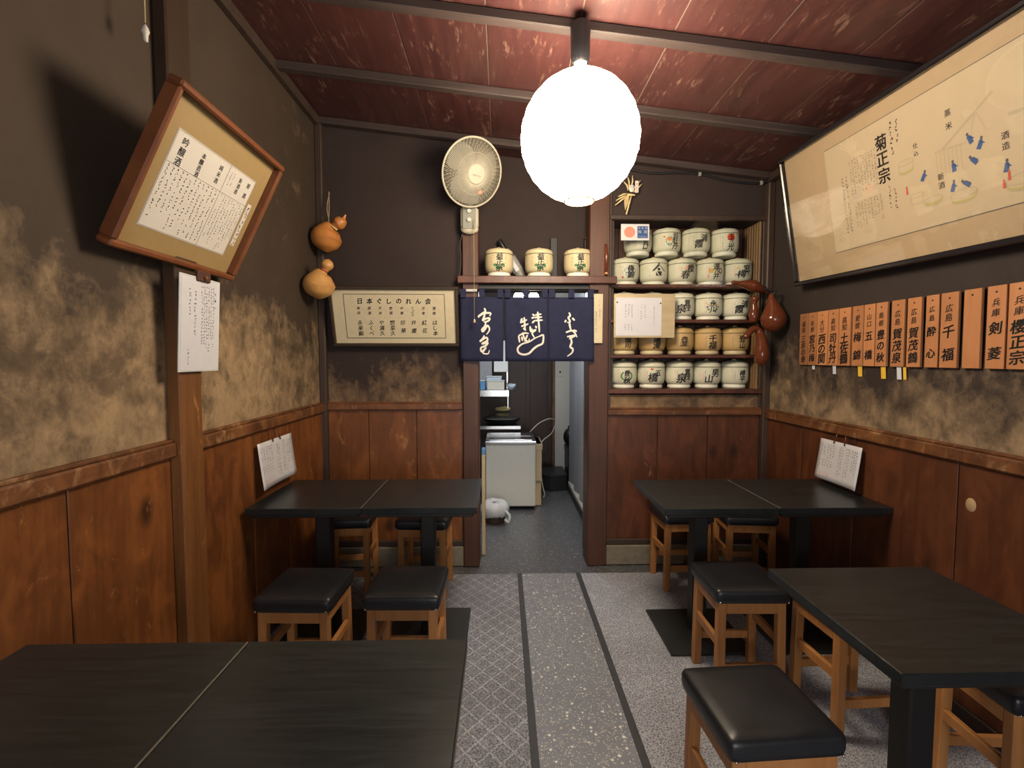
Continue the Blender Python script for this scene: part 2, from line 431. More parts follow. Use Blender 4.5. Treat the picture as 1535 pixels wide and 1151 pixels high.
def ribbon2d(pts, w, closed=False, taper=True):
    """brush stroke as quads in 2D"""
    P = [Vector((p[0], p[1])) for p in pts]; m = len(P); L = []; Rr = []
    for i, p in enumerate(P):
        t = (P[(i + 1) % m] - P[i - 1]) if closed else (P[min(i + 1, m - 1)] - P[max(i - 1, 0)])
        t = t.normalized() if t.length > 1e-9 else Vector((1, 0)); nrm = Vector((-t.y, t.x))
        k = 1.0
        if taper and not closed:
            s_ = i / max(1, m - 1); k = 0.55 + 0.6 * math.sin(PI * min(1, s_ * 0.9 + 0.12)) ** 0.8
        L.append(p + nrm * w * k / 2); Rr.append(p - nrm * w * k / 2)
    q = []
    for i in range(m if closed else m - 1):
        j = (i + 1) % m
        q.append([tuple(L[i]), tuple(L[j]), tuple(Rr[j]), tuple(Rr[i])])
    return q
def disc2d(cx, cy, rx, ry=None, n=20):
    ry = ry or rx
    return [(cx + rx * math.cos(2 * PI * k / n), cy + ry * math.sin(2 * PI * k / n)) for k in range(n)]
def ring2d(cx, cy, rx, ry, w, n=24):
    return ribbon2d([(cx + rx * math.cos(2 * PI * k / n), cy + ry * math.sin(2 * PI * k / n)) for k in range(n)], w, True)

# ------------------------------------------------------------------ lettering from the built-in font
CHARS = set('日本ぐしのれん会蒲焼は洋食紅花てぷら弁慶中華料理珍天丼惣菜や満久酒店ふくべ寿司永楽鮨菊正宗仕込口蒸米新古今吟醸純造特別原生'
            '福岡三井佐賀窓乃梅大分西関高知牡丹土鶴愛媛錦山五橋島根豊秋広茂泉酔心千兵庫剣菱櫻江吉浦霞玉光春澤寿川若竹爛漫男樽平'
            'お願い一合二号前日本料理TOSHIBA居灘登録')
GLYPH = {}
def load_glyphs():
    tmp = []
    for ch in sorted(CHARS):
        c = bpy.data.curves.new('glyph', 'FONT'); c.body = ch; c.resolution_u = 2
        o = bpy.data.objects.new('glyph', c); COL.objects.link(o); tmp.append((ch, 0, o))
    dg = bpy.context.evaluated_depsgraph_get()
    for ch, bold, o in tmp:
        me = bpy.data.meshes.new_from_object(o.evaluated_get(dg))
        vs = [v.co.copy() for v in me.vertices]; fs = [tuple(p.vertices) for p in me.polygons]
        if vs:
            x0 = min(v.x for v in vs); x1 = max(v.x for v in vs); y0 = min(v.y for v in vs); y1 = max(v.y for v in vs)
            cx, cy = (x0 + x1) / 2, (y0 + y1) / 2
            vs = [(v.x - cx, v.y - cy) for v in vs]
        for bold, sh in enumerate((((0, 0),), ((-0.014, 0), (0.014, 0), (0, 0.014)), ((-0.026, -0.01), (0.026, -0.014), (-0.02, 0.024), (0.024, 0.022), (0, 0)))):
            V = []; F = []
            for dx, dy in sh:   # brush weight: the same strokes laid over each other, slightly shifted
                n0 = len(V); V += [(x + dx, y + dy) for x, y in vs]; F += [tuple(i + n0 for i in f) for f in fs]
            GLYPH[(ch, bold)] = (V, F)
        bpy.data.meshes.remove(me)
    for ch, bold, o in tmp:
        c = o.data; bpy.data.objects.remove(o); bpy.data.curves.remove(c)
load_glyphs()
def glyph2d(ch, cx, cy, sx, sy=None, bold=1, slant=0.0, rise=0.0):
    """brush-like copy of a character: sheared, strokes rising to the right"""
    sy = sy or sx
    vs, fs = GLYPH[(ch, bold)]
    out = [(cx + (x + slant * y) * sx, cy + (y + rise * x) * sy) for x, y in vs]
    return out, fs
def put_glyphs(mb, items, y, M=None):
    for it in items:
        vs, fs = glyph2d(*it)
        mb.add([(a, y, b) for a, b in vs], fs, M)
    return mb
def column(txt, cx, top, size, step=None, bold=1, slant=0.0, rise=0.0, wx=1.0):
    step = step or size * 1.05
    return [(c, cx, top - size / 2 - i * step, size * wx, size, bold, slant, rise) for i, c in enumerate(txt)]
def marks(mb, rng, x0, x1, z0, z1, ncol, size, y, fill=0.85, ragged=0.4, M=None, w=0.22):
    """columns of writing too small to read: little brush marks"""
    for c in range(ncol):
        cx = x0 + (x1 - x0) * (c + 0.5) / ncol
        z = z1; end = z1 - (z1 - z0) * (1 - ragged * rng.random())
        while z > end:
            if rng.random() < fill:
                for k in range(rng.choice((2, 3, 3, 4))):
                    a = cx + rng.uniform(-0.36, 0.36) * size; b = z - size * rng.uniform(0.1, 0.85)
                    l = size * rng.uniform(0.2, 0.42); an = rng.choice((0.15, 0.1, PI / 2, PI / 2 - 0.2, 0.7, -0.7))
                    dx, dz = math.cos(an) * l, math.sin(an) * l
                    mb.flat(ribbon2d([(a - dx / 2, b - dz / 2), (a + dx / 2, b + dz / 2)], size * w, taper=False), y, M)
            z -= size * 1.12
    return mb

# ================================================================== THE ROOM
# ---- floor
fl = struct(MB().box(XL - 0.1, XR + 0.1, YB - 0.1, 5.7, -0.12, -0.004).obj('floor', 'wet_floor'), 'dark speckled concrete floor of the tavern and kitchen')
MB().box(XL, 0.10, YB, 3.02, -0.004, 0.0).obj('carpet', 'carpet_diamond', fl)['label'] = 'grey carpet with a diamond pattern'
MB().box(0.13, 0.482, YB, 3.02, -0.004, 0.0).obj('terrazzo_strip', 'terrazzo', fl)['label'] = 'grey strip speckled with pale stone chips'
MB().box(0.512, XR, YB, 3.02, -0.004, 0.0).obj('carpet', 'carpet_plain', fl)['label'] = 'grey speckled carpet'
for x in (0.10, 0.482): MB().box(x, x + 0.03, YB, 3.02, -0.004, 0.0025, 0.001).obj('divider_strip', 'divider_dark', fl)
# ---- ceiling: boards running away from the viewer, beams across, sloping down to the right
sl = math.atan(0.1107)
cm = MB()
cm.add([(XL - 0.2, YB - 0.1, ceil_z(XL - 0.2) + 0.004), (XR + 0.2, YB - 0.1, ceil_z(XR + 0.2) + 0.004), (XR + 0.2, 3.45, ceil_z(XR + 0.2) + 0.004), (XL - 0.2, 3.45, ceil_z(XL - 0.2) + 0.004),
        (XL - 0.2, YB - 0.1, ceil_z(XL - 0.2) + 0.1), (XR + 0.2, YB - 0.1, ceil_z(XR + 0.2) + 0.1), (XR + 0.2, 3.45, ceil_z(XR + 0.2) + 0.1), (XL - 0.2, 3.45, ceil_z(XL - 0.2) + 0.1)],
       [(0, 1, 2, 3), (4, 5, 6, 7), (0, 1, 5, 4), (1, 2, 6, 5), (2, 3, 7, 6), (3, 0, 4, 7)])
plain('seam_brown', (0.13, 0.09, 0.07), 0.7)
ce = struct(cm.obj('ceiling', 'seam_brown'), 'sloping reddish brown boarded ceiling')
def slope_obj(name, m, x0, x1, y0, y1, t0, t1, ch=0.003, parent=ce):
    """slab lying against the sloping ceiling, t0..t1 below its plane"""
    L = (x1 - x0) / math.cos(sl)
    b = MB().box(0, L, 0, y1 - y0, -t1, -t0, ch)
    o = b.obj(name, m, parent); o.location = (x0, y0, ceil_z(x0)); o.rotation_euler = (0, sl, 0)
    return o
bx = [XL, -0.834, -0.455, -0.062, 0.32, 0.70, 1.08, 1.46, XR]
for a, b in zip(bx, bx[1:]): slope_obj('ceiling_board', 'ceiling_board', a + 0.003, b - 0.003, YB, 3.42, -0.0035, 0.0, 0.0012)
for y in (-0.2, 0.35, 0.9, 1.45, 2.0, 2.55, 3.12): slope_obj('beam', 'beam_wood', XL, XR, y - 0.022, y + 0.026, 0.0, 0.042, 0.005)
o = slope_obj('cornice', 'dark_post', XL, XL + 0.045, YB, D, 0.0, 0.05, 0.008)
slope_obj('cornice', 'dark_post', XR - 0.045, XR, YB, D, 0.0, 0.05, 0.008)
# ---- left wall
wl = struct(MB().box(XL - 0.1, XL, YB, D + 0.1, 0, 2.96).obj('wall_left', 'plaster_left'), 'left wall, sooty worn plaster above brown boards')
def boards_y(parent, x, sgn, ys, z0, z1, m, t=0.012):
    for a, b in zip(ys, ys[1:]):
        MB().box(x, x + sgn * t, a + 0.002, b - 0.002, z0, z1, 0.0025).obj('board', m, parent)
boards_y(wl, XL, 1, [YB, -1.1, -0.5, 0.1, 0.7, 1.295, 1.70], 0.06, 1.05, 'wainscot_left')
boards_y(wl, XL, 1, [1.835, 2.25, 2.62, 2.97, D], 0.06, 1.05, 'wainscot_left')
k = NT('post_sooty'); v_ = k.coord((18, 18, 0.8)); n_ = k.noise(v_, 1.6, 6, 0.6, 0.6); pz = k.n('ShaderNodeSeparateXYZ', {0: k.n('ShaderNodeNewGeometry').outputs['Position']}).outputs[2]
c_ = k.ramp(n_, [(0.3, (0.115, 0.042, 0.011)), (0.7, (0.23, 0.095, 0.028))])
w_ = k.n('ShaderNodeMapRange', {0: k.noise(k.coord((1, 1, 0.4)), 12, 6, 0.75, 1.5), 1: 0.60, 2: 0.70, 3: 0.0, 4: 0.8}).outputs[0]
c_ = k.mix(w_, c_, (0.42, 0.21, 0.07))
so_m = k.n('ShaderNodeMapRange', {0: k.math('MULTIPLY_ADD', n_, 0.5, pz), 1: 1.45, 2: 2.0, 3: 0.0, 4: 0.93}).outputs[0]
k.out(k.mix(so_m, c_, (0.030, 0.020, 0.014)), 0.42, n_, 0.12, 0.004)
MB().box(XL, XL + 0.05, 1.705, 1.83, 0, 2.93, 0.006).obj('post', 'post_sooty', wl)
MB().box(XL, XL + 0.02, YB, 1.70, 0, 0.06, 0.003).obj('skirting', 'dark_post', wl)
MB().box(XL, XL + 0.02, 1.84, D, 0, 0.06, 0.003).obj('skirting', 'dark_post', wl)
for i, (a, b) in enumerate(((YB, 1.705), (1.83, D - 0.03))):
    t = struct(MB().box(XL, XL + 0.034, a, b, 1.048, 1.10, 0.006).box(XL, XL + 0.022, a, b, 1.10, 1.112, 0.003).obj('trim_%d' % (i + 1), 'rail_wood'), 'worn wooden rail along the left wall')
# corner posts
MB().box(XL, XL + 0.045, D - 0.05, D, 0, 2.90, 0.006).obj('corner_post', 'dark_post', wl)
# ---- right wall
wr = struct(MB().box(XR, XR + 0.1, YB, D + 0.1, 0, 2.66).obj('wall_right', 'plaster_right'), 'right wall, sooty plaster above dark red-brown boards')
boards_y(wr, XR, -1, [YB, -1.0, -0.3, 0.4, 1.1, 1.79, 2.33, 2.76, D], 0.06, 1.0, 'wainscot_right')
MB().box(XR - 0.02, XR, YB, D, 0, 0.06, 0.003).obj('skirting', 'dark_post', wr)
MB().box(XR - 0.045, XR, D - 0.05, D, 0, 2.55, 0.006).obj('corner_post', 'dark_post', wr)
kn = MB().lathe([(0, 0.004), (0.018, 0.003), (0.021, 0.0)], 16, Matrix.Translation((XR - 0.0125, 1.735, 0.845)) @ Matrix.Rotation(-PI / 2, 4, 'Y') @ Matrix.Diagonal((1.25, 1, 1, 1)))
kn.obj('pale_knot', 'knob_pale', wr, True)['label'] = 'pale oval knot in the boards'
struct(MB().box(XR - 0.034, XR, YB, D - 0.03, 1.0, 1.052, 0.006).box(XR - 0.022, XR, YB, D - 0.03, 1.052, 1.064, 0.003).obj('trim_3', 'rail_wood'), 'worn wooden rail along the right wall')
# ---- wall behind the camera, with a door shape added to carry fill light
wf = struct(MB().box(XL - 0.1, XR + 0.1, YB - 0.1, YB, 0, 2.97).obj('wall_front', 'plaster_right'), 'sooty wall behind the viewer')
for k in range(6): MB().box(XL + k * 0.4967 + 0.002, XL + (k + 1) * 0.4967 - 0.002, YB, YB + 0.012, 0.06, 1.05, 0.0025).obj('board', 'wainscot_left', wf)
en = struct(MB().box(-0.55, 1.15, YB, YB + 0.05, 0, 0.12, 0.004).box(-0.55, 1.15, YB, YB + 0.05, 2.02, 2.12, 0.004).box(-0.55, -0.47, YB, YB + 0.05, 0.12, 2.02, 0.004).box(1.07, 1.15, YB, YB + 0.05, 0.12, 2.02, 0.004).obj('added_fill_door_offscreen', 'post_wood'), 'added unseen fill light shaped as a sliding door behind the viewer')
MB().box(-0.468, 1.068, YB + 0.018, YB + 0.026, 0.548, 2.018).obj('added_fill_sheet_offscreen', 'fill_sheet', en)  # added glowing sheet, fills the room from behind the viewer
for z in (1.025, 1.515): MB().box(-0.468, 1.068, YB + 0.0265, YB + 0.040, z, z + 0.015, 0.003).obj('crossbar', 'post_wood', en)
for i in range(4): MB().box(-0.468 + i * 0.384, -0.468 + i * 0.384 + 0.376, YB + 0.016, YB + 0.034, 0.122, 0.545, 0.003).obj('kick_panel', 'post_wood', en)
for i in range(3): MB().box(-0.465 + (i + 1) * 0.384 - 0.014, -0.465 + (i + 1) * 0.384, YB + 0.0265, YB + 0.046, 0.548, 2.018, 0.003).obj('muntin', 'post_wood', en)
# ---- back wall with doorway, recess over the door and barrel alcove
PX = (-0.255, -0.150, 0.575, 0.705)      # door posts
AX0, AX1, AZ0, AZ1 = 0.725, 1.735, 1.175, 2.315
b = MB()
b.box(XL, PX[1] - 0.02, D, D + 0.1, 0, 2.93)
b.box(PX[1] - 0.02, PX[2] + 0.02, D + 0.20, D + 0.26, 1.875, 2.80)
b.box(PX[2] + 0.02, AX0 + 0.005, D, D + 0.26, 0, 2.80)
b.box(AX0 + 0.005, AX1, D, D + 0.26, 0, AZ0 - 0.02)
b.box(AX0 + 0.005, AX1, D, D + 0.26, AZ1, 2.72)
b.box(AX1, XR, D, D + 0.26, 0, 2.62)
b.box(AX0 + 0.005, AX1, D + 0.23, D + 0.26, AZ0 - 0.02, AZ1)
wb = struct(b.obj('wall_back', 'plaster_back'), 'back wall, dark brown plaster above wooden boards with the kitchen doorway')
for a, c in ((XL + 0.04, -0.884), (-0.884, -0.567), (-0.567, PX[0])): MB().box(a + 0.002, c - 0.002, D - 0.012, D, 0.17, 1.06, 0.0025).obj('board', 'wainscot_back', wb)
for a, c in ((PX[3], 1.05), (1.05, 1.39), (1.39, XR - 0.045)): MB().box(a + 0.002, c - 0.002, D - 0.012, D, 0.17, 1.02, 0.0025).obj('board', 'wainscot_right', wb)
for a, c in ((XL, PX[0]), (PX[3], XR)):
    MB().box(a, c, D - 0.035, D, 0.0, 0.135, 0.006).obj('plinth', 'concrete', wb)['label'] = 'rough concrete plinth'
    MB().box(a, c, D - 0.028, D, 0.137, 0.175, 0.004).obj('sill_board', 'dark_post', wb)
MB().box(PX[0], PX[1], D - 0.045, D + 0.12, 0, 2.30, 0.005).obj('door_post', 'post_wood', wb)
MB().box(PX[2], PX[3], D - 0.045, D + 0.12, 0, 2.735, 0.005).obj('door_post', 'post_wood', wb)
MB().box(PX[3] + 0.002, PX[3] + 0.02, D - 0.02, D, 1.06, 2.73, 0.003).obj('post_fillet', 'dark_post', wb)
struct(MB().box(XL + 0.04, PX[0], D - 0.034, D, 1.058, 1.10, 0.006).box(XL + 0.04, PX[0], D - 0.022, D, 1.10, 1.112, 0.003).obj('trim_4', 'rail_wood_x'), 'worn wooden rail on the back wall left of the doorway')
struct(MB().box(PX[3], XR - 0.04, D - 0.034, D, 1.018, 1.058, 0.006).box(PX[3], XR - 0.04, D - 0.022, D, 1.058, 1.07, 0.003).obj('trim_5', 'rail_wood_x'), 'worn wooden rail on the back wall under the barrel shelves')
# lintel shelf over the door
MB().box(PX[0] - 0.03, PX[3] + 0.045, D - 0.075, D + 0.20, 1.885, 1.932, 0.004).obj('lintel_shelf', 'shelf_wood', wb)
MB().box(PX[0], PX[3] - 0.01, D - 0.03, D + 0.15, 1.852, 1.884, 0.004).obj('lintel', 'box_dark', wb)
# ---- alcove with barrel shelves (fixed joinery)
al = thing('barrel_shelf', 'wall recess of five dark wooden shelves stacked with small sake barrels', 'shelf', (0, D, 0))
MB().box(AX0 + 0.005, AX0 + 0.02, 0.005, 0.225, AZ0, AZ1).obj('side_lining', 'kitchen_door_wood', al)
for k in range(7): MB().box(AX1 - 0.016, AX1 - 0.001, 0.004 + k * 0.0315, 0.034 + k * 0.0315, AZ0, AZ1 - 0.002, 0.004).obj('bamboo_strip', 'bamboo', al)
for k in range(12): MB().box(AX0 + 0.022 + k * 0.0805, AX0 + 0.100 + k * 0.0805, 0.218, 0.228, AZ0, AZ1, 0.003).obj('back_slat', 'post_wood', al)
SH = [1.194, 1.424, 1.658, 1.890]
for i, z in enumerate(SH): MB().box(AX0 - 0.01 if i else AX0 - 0.02, AX1 - 0.017 if i else AX1 + 0.02, -0.02 if i else -0.03, 0.217, z - (0.022 if i else 0.03), z, 0.003).obj('shelf_board', 'shelf_wood', al)
MB().box(AX0 - 0.015, AX1 + 0.02, -0.028, 0.002, AZ1 - 0.008, AZ1 + 0.022, 0.004).obj('head_rail', 'dark_post', al)
MB().box(AX1, AX1 + 0.03, -0.012, 0.002, 1.07, AZ1, 0.003).obj('jamb', 'dark_post', al)
for x0, x1, y in ((AX0 + 0.02, 1.285, -0.036), (1.225, AX1 - 0.02, -0.029)):
    g = MB().box(x0, x1, y, y + 0.003, SH[3] - 0.015, AZ1 - 0.012).obj('glass_pane', 'glass', al)

# ================================================================== TABLES
def table(label, x0, y0, group=None, seam=None):
    wx, wy, h = 0.52, 0.515, 0.724
    t = thing('pedestal_table', label, 'table', (x0 + wx / 2, y0 + wy / 2, 0), group=group)
    MB().box(-wx / 2, wx / 2, -wy / 2, wy / 2, h - 0.03, h, 0.002).obj('table_top', 'table_black', t)
    MB().box(-wx / 2 + 0.02, wx / 2 - 0.02, -wy / 2 + 0.02, wy / 2 - 0.02, h - 0.05, h - 0.031, 0.003).obj('under_frame', 'iron_black', t)
    MB().box(-0.036, 0.036, -0.036, 0.036, 0.0145, h - 0.051, 0.006).obj('pedestal', 'iron_black', t)
    MB().box(-0.2, 0.2, -0.2, 0.2, 0.0, 0.014, 0.003).obj('base_plate', 'base_plate', t)
    MB().box(-0.15, 0.15, -0.025, 0.025, h - 0.062, h - 0.051, 0.002).obj('bracket', 'iron_black', t)
    if seam is not None:
        MB().box(seam, seam + 0.003, -wy / 2 + 0.003, wy / 2 - 0.003, h - 0.001, h + 0.0006).obj('edge_strip', 'seam_pale', t)
    return t
table('black square table against the boards, under the left menu card', -1.155, 2.125, seam=0.257)
table('black square table beside the left door post, end of its pair', -0.633, 2.125)
table('black square table in the corner under the tilted framed price list', -1.125, 0.60, seam=0.257)
table('black square table pushed to the corner one, its free edge along the diamond carpet', -0.603, 0.60)
table('black square table left of its pair, in front of the barrel shelves', 0.735, 2.085)
table('black square table against the right boards, under the right menu card', 1.257, 2.085, seam=-0.260)
table('single black square table standing alone beside the stools on the right', 0.858, 0.965)

# ================================================================== STOOLS
def make_stool():
    t = thing('stool', '', 'stool')
    W, Dp, H = 0.15, 0.142, 0.465
    s = 0.017
    for sx in (-1, 1):
        for sy in (-1, 1):
            cx, cy = sx * (W - 0.024), sy * (Dp - 0.024)
            M = Matrix.Translation((cx, cy, 0)) @ Matrix.Shear('XY', 4, (sx * 0.012, sy * 0.012)).inverted()
            MB().box(-s, s, -s, s, 0, 0.409, 0.003, M).obj('leg', 'stool_wood', t)
    for sy in (-1, 1):
        y = sy * (Dp - 0.022)
        MB().box(-W + 0.045, W - 0.045, y - 0.010, y + 0.010, 0.362, 0.408, 0.002).obj('apron', 'stool_wood', t)
        MB().box(-W + 0.042, W - 0.042, y - 0.009, y + 0.009, 0.115, 0.150, 0.002).obj('stretcher', 'stool_wood', t)
    for sx in (-1, 1):
        x = sx * (W - 0.022)
        MB().box(x - 0.010, x + 0.010, -Dp + 0.045, Dp - 0.045, 0.362, 0.408, 0.002).obj('apron', 'stool_wood', t)
        MB().box(x - 0.009, x + 0.009, -Dp + 0.042, Dp - 0.042, 0.215, 0.252, 0.002).obj('stretcher', 'stool_wood', t)
    # padded seat, slightly domed
    vs = []; fs = []
    rows = [(-0.003, 0.41), (0.001, 0.414), (0.004, 0.43), (0.004, 0.452), (0.001, 0.461), (-0.007, 0.467)]
    m = 32
    for off, z in rows:
        for k in range(m):
            a = 2 * PI * (k + 0.5) / m; c, sn = math.cos(a), math.sin(a)
            e = 0.11
            px = math.copysign(abs(c) ** e, c) * (W + off); py = math.copysign(abs(sn) ** e, sn) * (Dp + off)
            vs.append((px, py, z))
    for i in range(len(rows) - 1):
        for k in range(m):
            l = (k + 1) % m; fs.append((i * m + k, i * m + l, (i + 1) * m + l, (i + 1) * m + k))
    base = (len(rows) - 1) * m
    for q, (sc, z) in enumerate(((0.8, 0.470), (0.45, 0.474))):
        for k in range(m):
            vs.append((vs[base + k][0] * sc, vs[base + k][1] * sc, z))
        for k in range(m):
            l = (k + 1) % m; a0 = base + q * m; fs.append((a0 + k, a0 + l, a0 + m + l, a0 + m + k))
    vs.append((0, 0, 0.475)); top = len(vs) - 1; a0 = base + 2 * m
    for k in range(m): fs.append((a0 + k, a0 + (k + 1) % m, top))
    fs.append(tuple(range(m - 1, -1, -1)))
    MB().add(vs, fs).obj('seat_cushion', 'leather', t, True, angle=45)
    for sx in (-1, 1):
        for sy in (-1, 1):
            MB().ball((sx * (W - 0.012), sy * (Dp + 0.003), 0.417), 0.004, 8, 6).obj('stud', 'steel', t, True)
    return t
st0 = make_stool()
STOOLS = [
    (1.115, 2.90, 2, 'wooden stool between the paired table and the plinth under the barrel shelves'),
    (1.50, 2.87, -6, 'wooden stool in the corner behind the table under the right menu card'),
    (1.020, 1.985, -1, 'black cushioned stool beside the floor base plate, seat fully in view'),
    (1.355, 1.78, 3, 'wooden stool tucked behind the lone table, side stretcher showing'),
    (0.700, 1.245, 3, 'black cushioned stool drawn up to the left side of the lone table'),
    (1.575, 1.36, -4, 'wooden stool between the lone table and the right wall boards'),
    (-0.815, 1.955, -2, 'black cushioned stool nearest the left post, at the paired tables'),
    (-0.395, 1.965, -1, 'black cushioned stool on the diamond carpet side of the left paired tables'),
    (-0.925, 2.87, 3, 'wooden stool in the left corner behind the paired tables'),
    (-0.46, 2.84, -3, 'wooden stool behind the paired tables, close to the left door post'),
]
for i, (x, y, a, lab) in enumerate(STOOLS):
    o = st0 if i == 0 else copy_tree(st0)
    o.location = (x, y, 0); o.rotation_euler = (0, 0, R(a)); tag(o, lab, 'stool', 'wooden stools with black cushions')

# ================================================================== PAPER LANTERN
def lantern(name, label, x, y, zc, r, zcap, m, capz):
    t = thing(name, label, 'lamp', (x, y, 0))
    n = 15; prof = [(0.060, zc - r * 1.02)]
    steps = 72
    for i in range(6, steps - 5):
        th = PI * i / steps
        bump = 1 - 0.020 * (1 - abs(math.sin(th * n)) ** 0.7)
        prof.append((math.sin(th) * r * bump, zc - math.cos(th) * r * 1.04 * bump))
    prof.append((0.05, zc + r * 1.025))
    MB().lathe(prof, 40).obj('paper_shade', m, t, True)['label'] = 'glowing white washi paper globe'
    MB().tube([(0.060 * math.cos(2 * PI * k / 24), 0.060 * math.sin(2 * PI * k / 24), zc - r * 1.02 - 0.004) for k in range(24)], 0.004, 6, closed=True).obj('lower_ring', 'straw', t, True)
    MB().tube([(0.05 * math.cos(2 * PI * k / 24), 0.05 * math.sin(2 * PI * k / 24), zc + r * 1.025 + 0.004) for k in range(24)], 0.004, 6, closed=True).obj('upper_ring', 'straw', t, True)
    MB().tube([(-0.05, 0, zc + r + 0.01), (-0.02, 0, zc + r + 0.022), (0.02, 0, zc + r + 0.022), (0.05, 0, zc + r + 0.01)], 0.0025, 6).obj('hanger_wire', 'steel', t, True)
    MB().tube([(0, 0, zc + r + 0.018), (0, 0, capz + 0.01)], 0.006, 8).obj('cord', 'steel', t, True)
    MB().lathe([(0.0, capz), (0.020, capz + 0.002), (0.026, capz + 0.02), (0.026, capz + 0.034)], 20).obj('socket', 'plastic_white', t, True, angle=40)
    MB().lathe([(0.030, capz + 0.022), (0.036, capz + 0.03), (0.039, capz + 0.08), (0.040, zcap), (0, zcap)], 24).obj('ceiling_cup', 'plastic_black', t, True, angle=40)
    return t
lantern('paper_lantern', 'large round glowing paper lantern hanging from the ceiling beam', 0.315, 1.955, 2.282, 0.238, ceil_z(0.315) - 0.040, 'lantern_paper', 2.548)

# ================================================================== SAKE BARRELS
BR, BH = 0.094, 0.192
BODY = [(0.073, 0.028), (0.084, 0.036), (0.0915, 0.055), (0.0935, 0.085), (0.0935, 0.115), (0.0915, 0.146)]
def body_r(z):
    for (r0, z0), (r1, z1) in zip(BODY, BODY[1:]):
        if z0 <= z <= z1: return r0 + (r1 - r0) * (z - z0) / (z1 - z0)
    if z > BODY[-1][1]:
        return 0.0915 - 0.35 * (z - 0.146)
    return BODY[0][0]
def shared(mb, name, m, smooth=True, angle=40):
    o = mb.obj(name, m, None, smooth, angle=angle); me = o.data; bpy.data.objects.remove(o); return me
BM = {}
for kind, bm_, in (('white', 'barrel_white'), ('straw', 'barrel_straw'), ('cream', 'barrel_cream')):
    BM[kind] = dict(
        body=shared(MB().lathe([(0, 0.028)] + BODY + [(0, 0.146)], 32), 'straw_wrap', bm_),
        lid=shared(MB().lathe([(0, 0.1465), (0.0925, 0.1465), (0.0925, 0.160), (0.088, 0.171), (0.077, 0.179), (0.050, 0.187), (0.020, 0.192), (0, 0.193)], 32), 'lid_wrap', bm_))
BM['foot'] = shared(MB().lathe([(0, 0), (0.070, 0), (0.076, 0.006), (0.077, 0.018), (0.072, 0.027), (0, 0.0275)], 32), 'foot', 'barrel_foot')
BM['foot_straw'] = shared(MB().lathe([(0, 0), (0.070, 0), (0.076, 0.006), (0.077, 0.018), (0.072, 0.027), (0, 0.0275)], 32), 'foot', 'barrel_cream')
BM['rope'] = shared(MB().tube([(0.0935 * math.cos(2 * PI * k / 32), 0.0935 * math.sin(2 * PI * k / 32), 0.1465) for k in range(32)], 0.0022, 6, closed=True), 'rope', 'rope')
BM['knot'] = shared(MB().ball((0, 0, 0.194), (0.016, 0.012, 0.007), 12, 8), 'top_knot', 'straw')
def wrap2d(vs2, fs, name, m, parent, lift=0.0009):
    """lay flat artwork (x across, y up) round the front of the barrel"""
    bm = bmesh.new(); V = [bm.verts.new((x, 0, y)) for x, y in vs2]
    for f in fs:
        try: bm.faces.new([V[i] for i in f])
        except ValueError: pass
    for k in range(-7, 8):
        g = bm.verts[:] + bm.edges[:] + bm.faces[:]
        bmesh.ops.bisect_plane(bm, geom=g, plane_co=(k * 0.0095, 0, 0), plane_no=(1, 0, 0))
    for zz in (0.036, 0.055, 0.07, 0.085, 0.115, 0.13, 0.146):
        g = bm.verts[:] + bm.edges[:] + bm.faces[:]
        bmesh.ops.bisect_plane(bm, geom=g, plane_co=(0, 0, zz), plane_no=(0, 0, 1))
    for v in bm.verts:
        a = v.co.x / BR; r = body_r(v.co.z) + lift; v.co = Vector((math.sin(a) * r, -math.cos(a) * r, v.co.z))
    me = bpy.data.meshes.new(name); bm.to_mesh(me); bm.free(); me.materials.append(mat(m))
    return link(name, me, parent)
class Art:
    def __init__(s): s.v = []; s.f = []
    def poly(s, ps):
        for p in ps:
            o = len(s.v); s.v += list(p); s.f.append(tuple(range(o, o + len(p))))
        return s
    def chars(s, items):
        for it in items:
            vs, fs = glyph2d(*it); o = len(s.v); s.v += vs; s.f += [tuple(i + o for i in f) for f in fs]
        return s
def G(ch, x, y, s=0.040, sy=None): return (ch, x, y, s * 1.32, (sy or s) * 1.28, 2, 0.10, 0.08)
def small_col(art, x, top, n, size, rng):
    tmp = MB(); marks(tmp, rng, x - size / 2, x + size / 2, top - n * size * 1.1, top, 1, size, 0, 0.95, 0.0, w=0.24)
    for f in tmp.f: art.poly([[(tmp.v[i][0], tmp.v[i][2]) for i in f]])
rngB = random.Random(5)
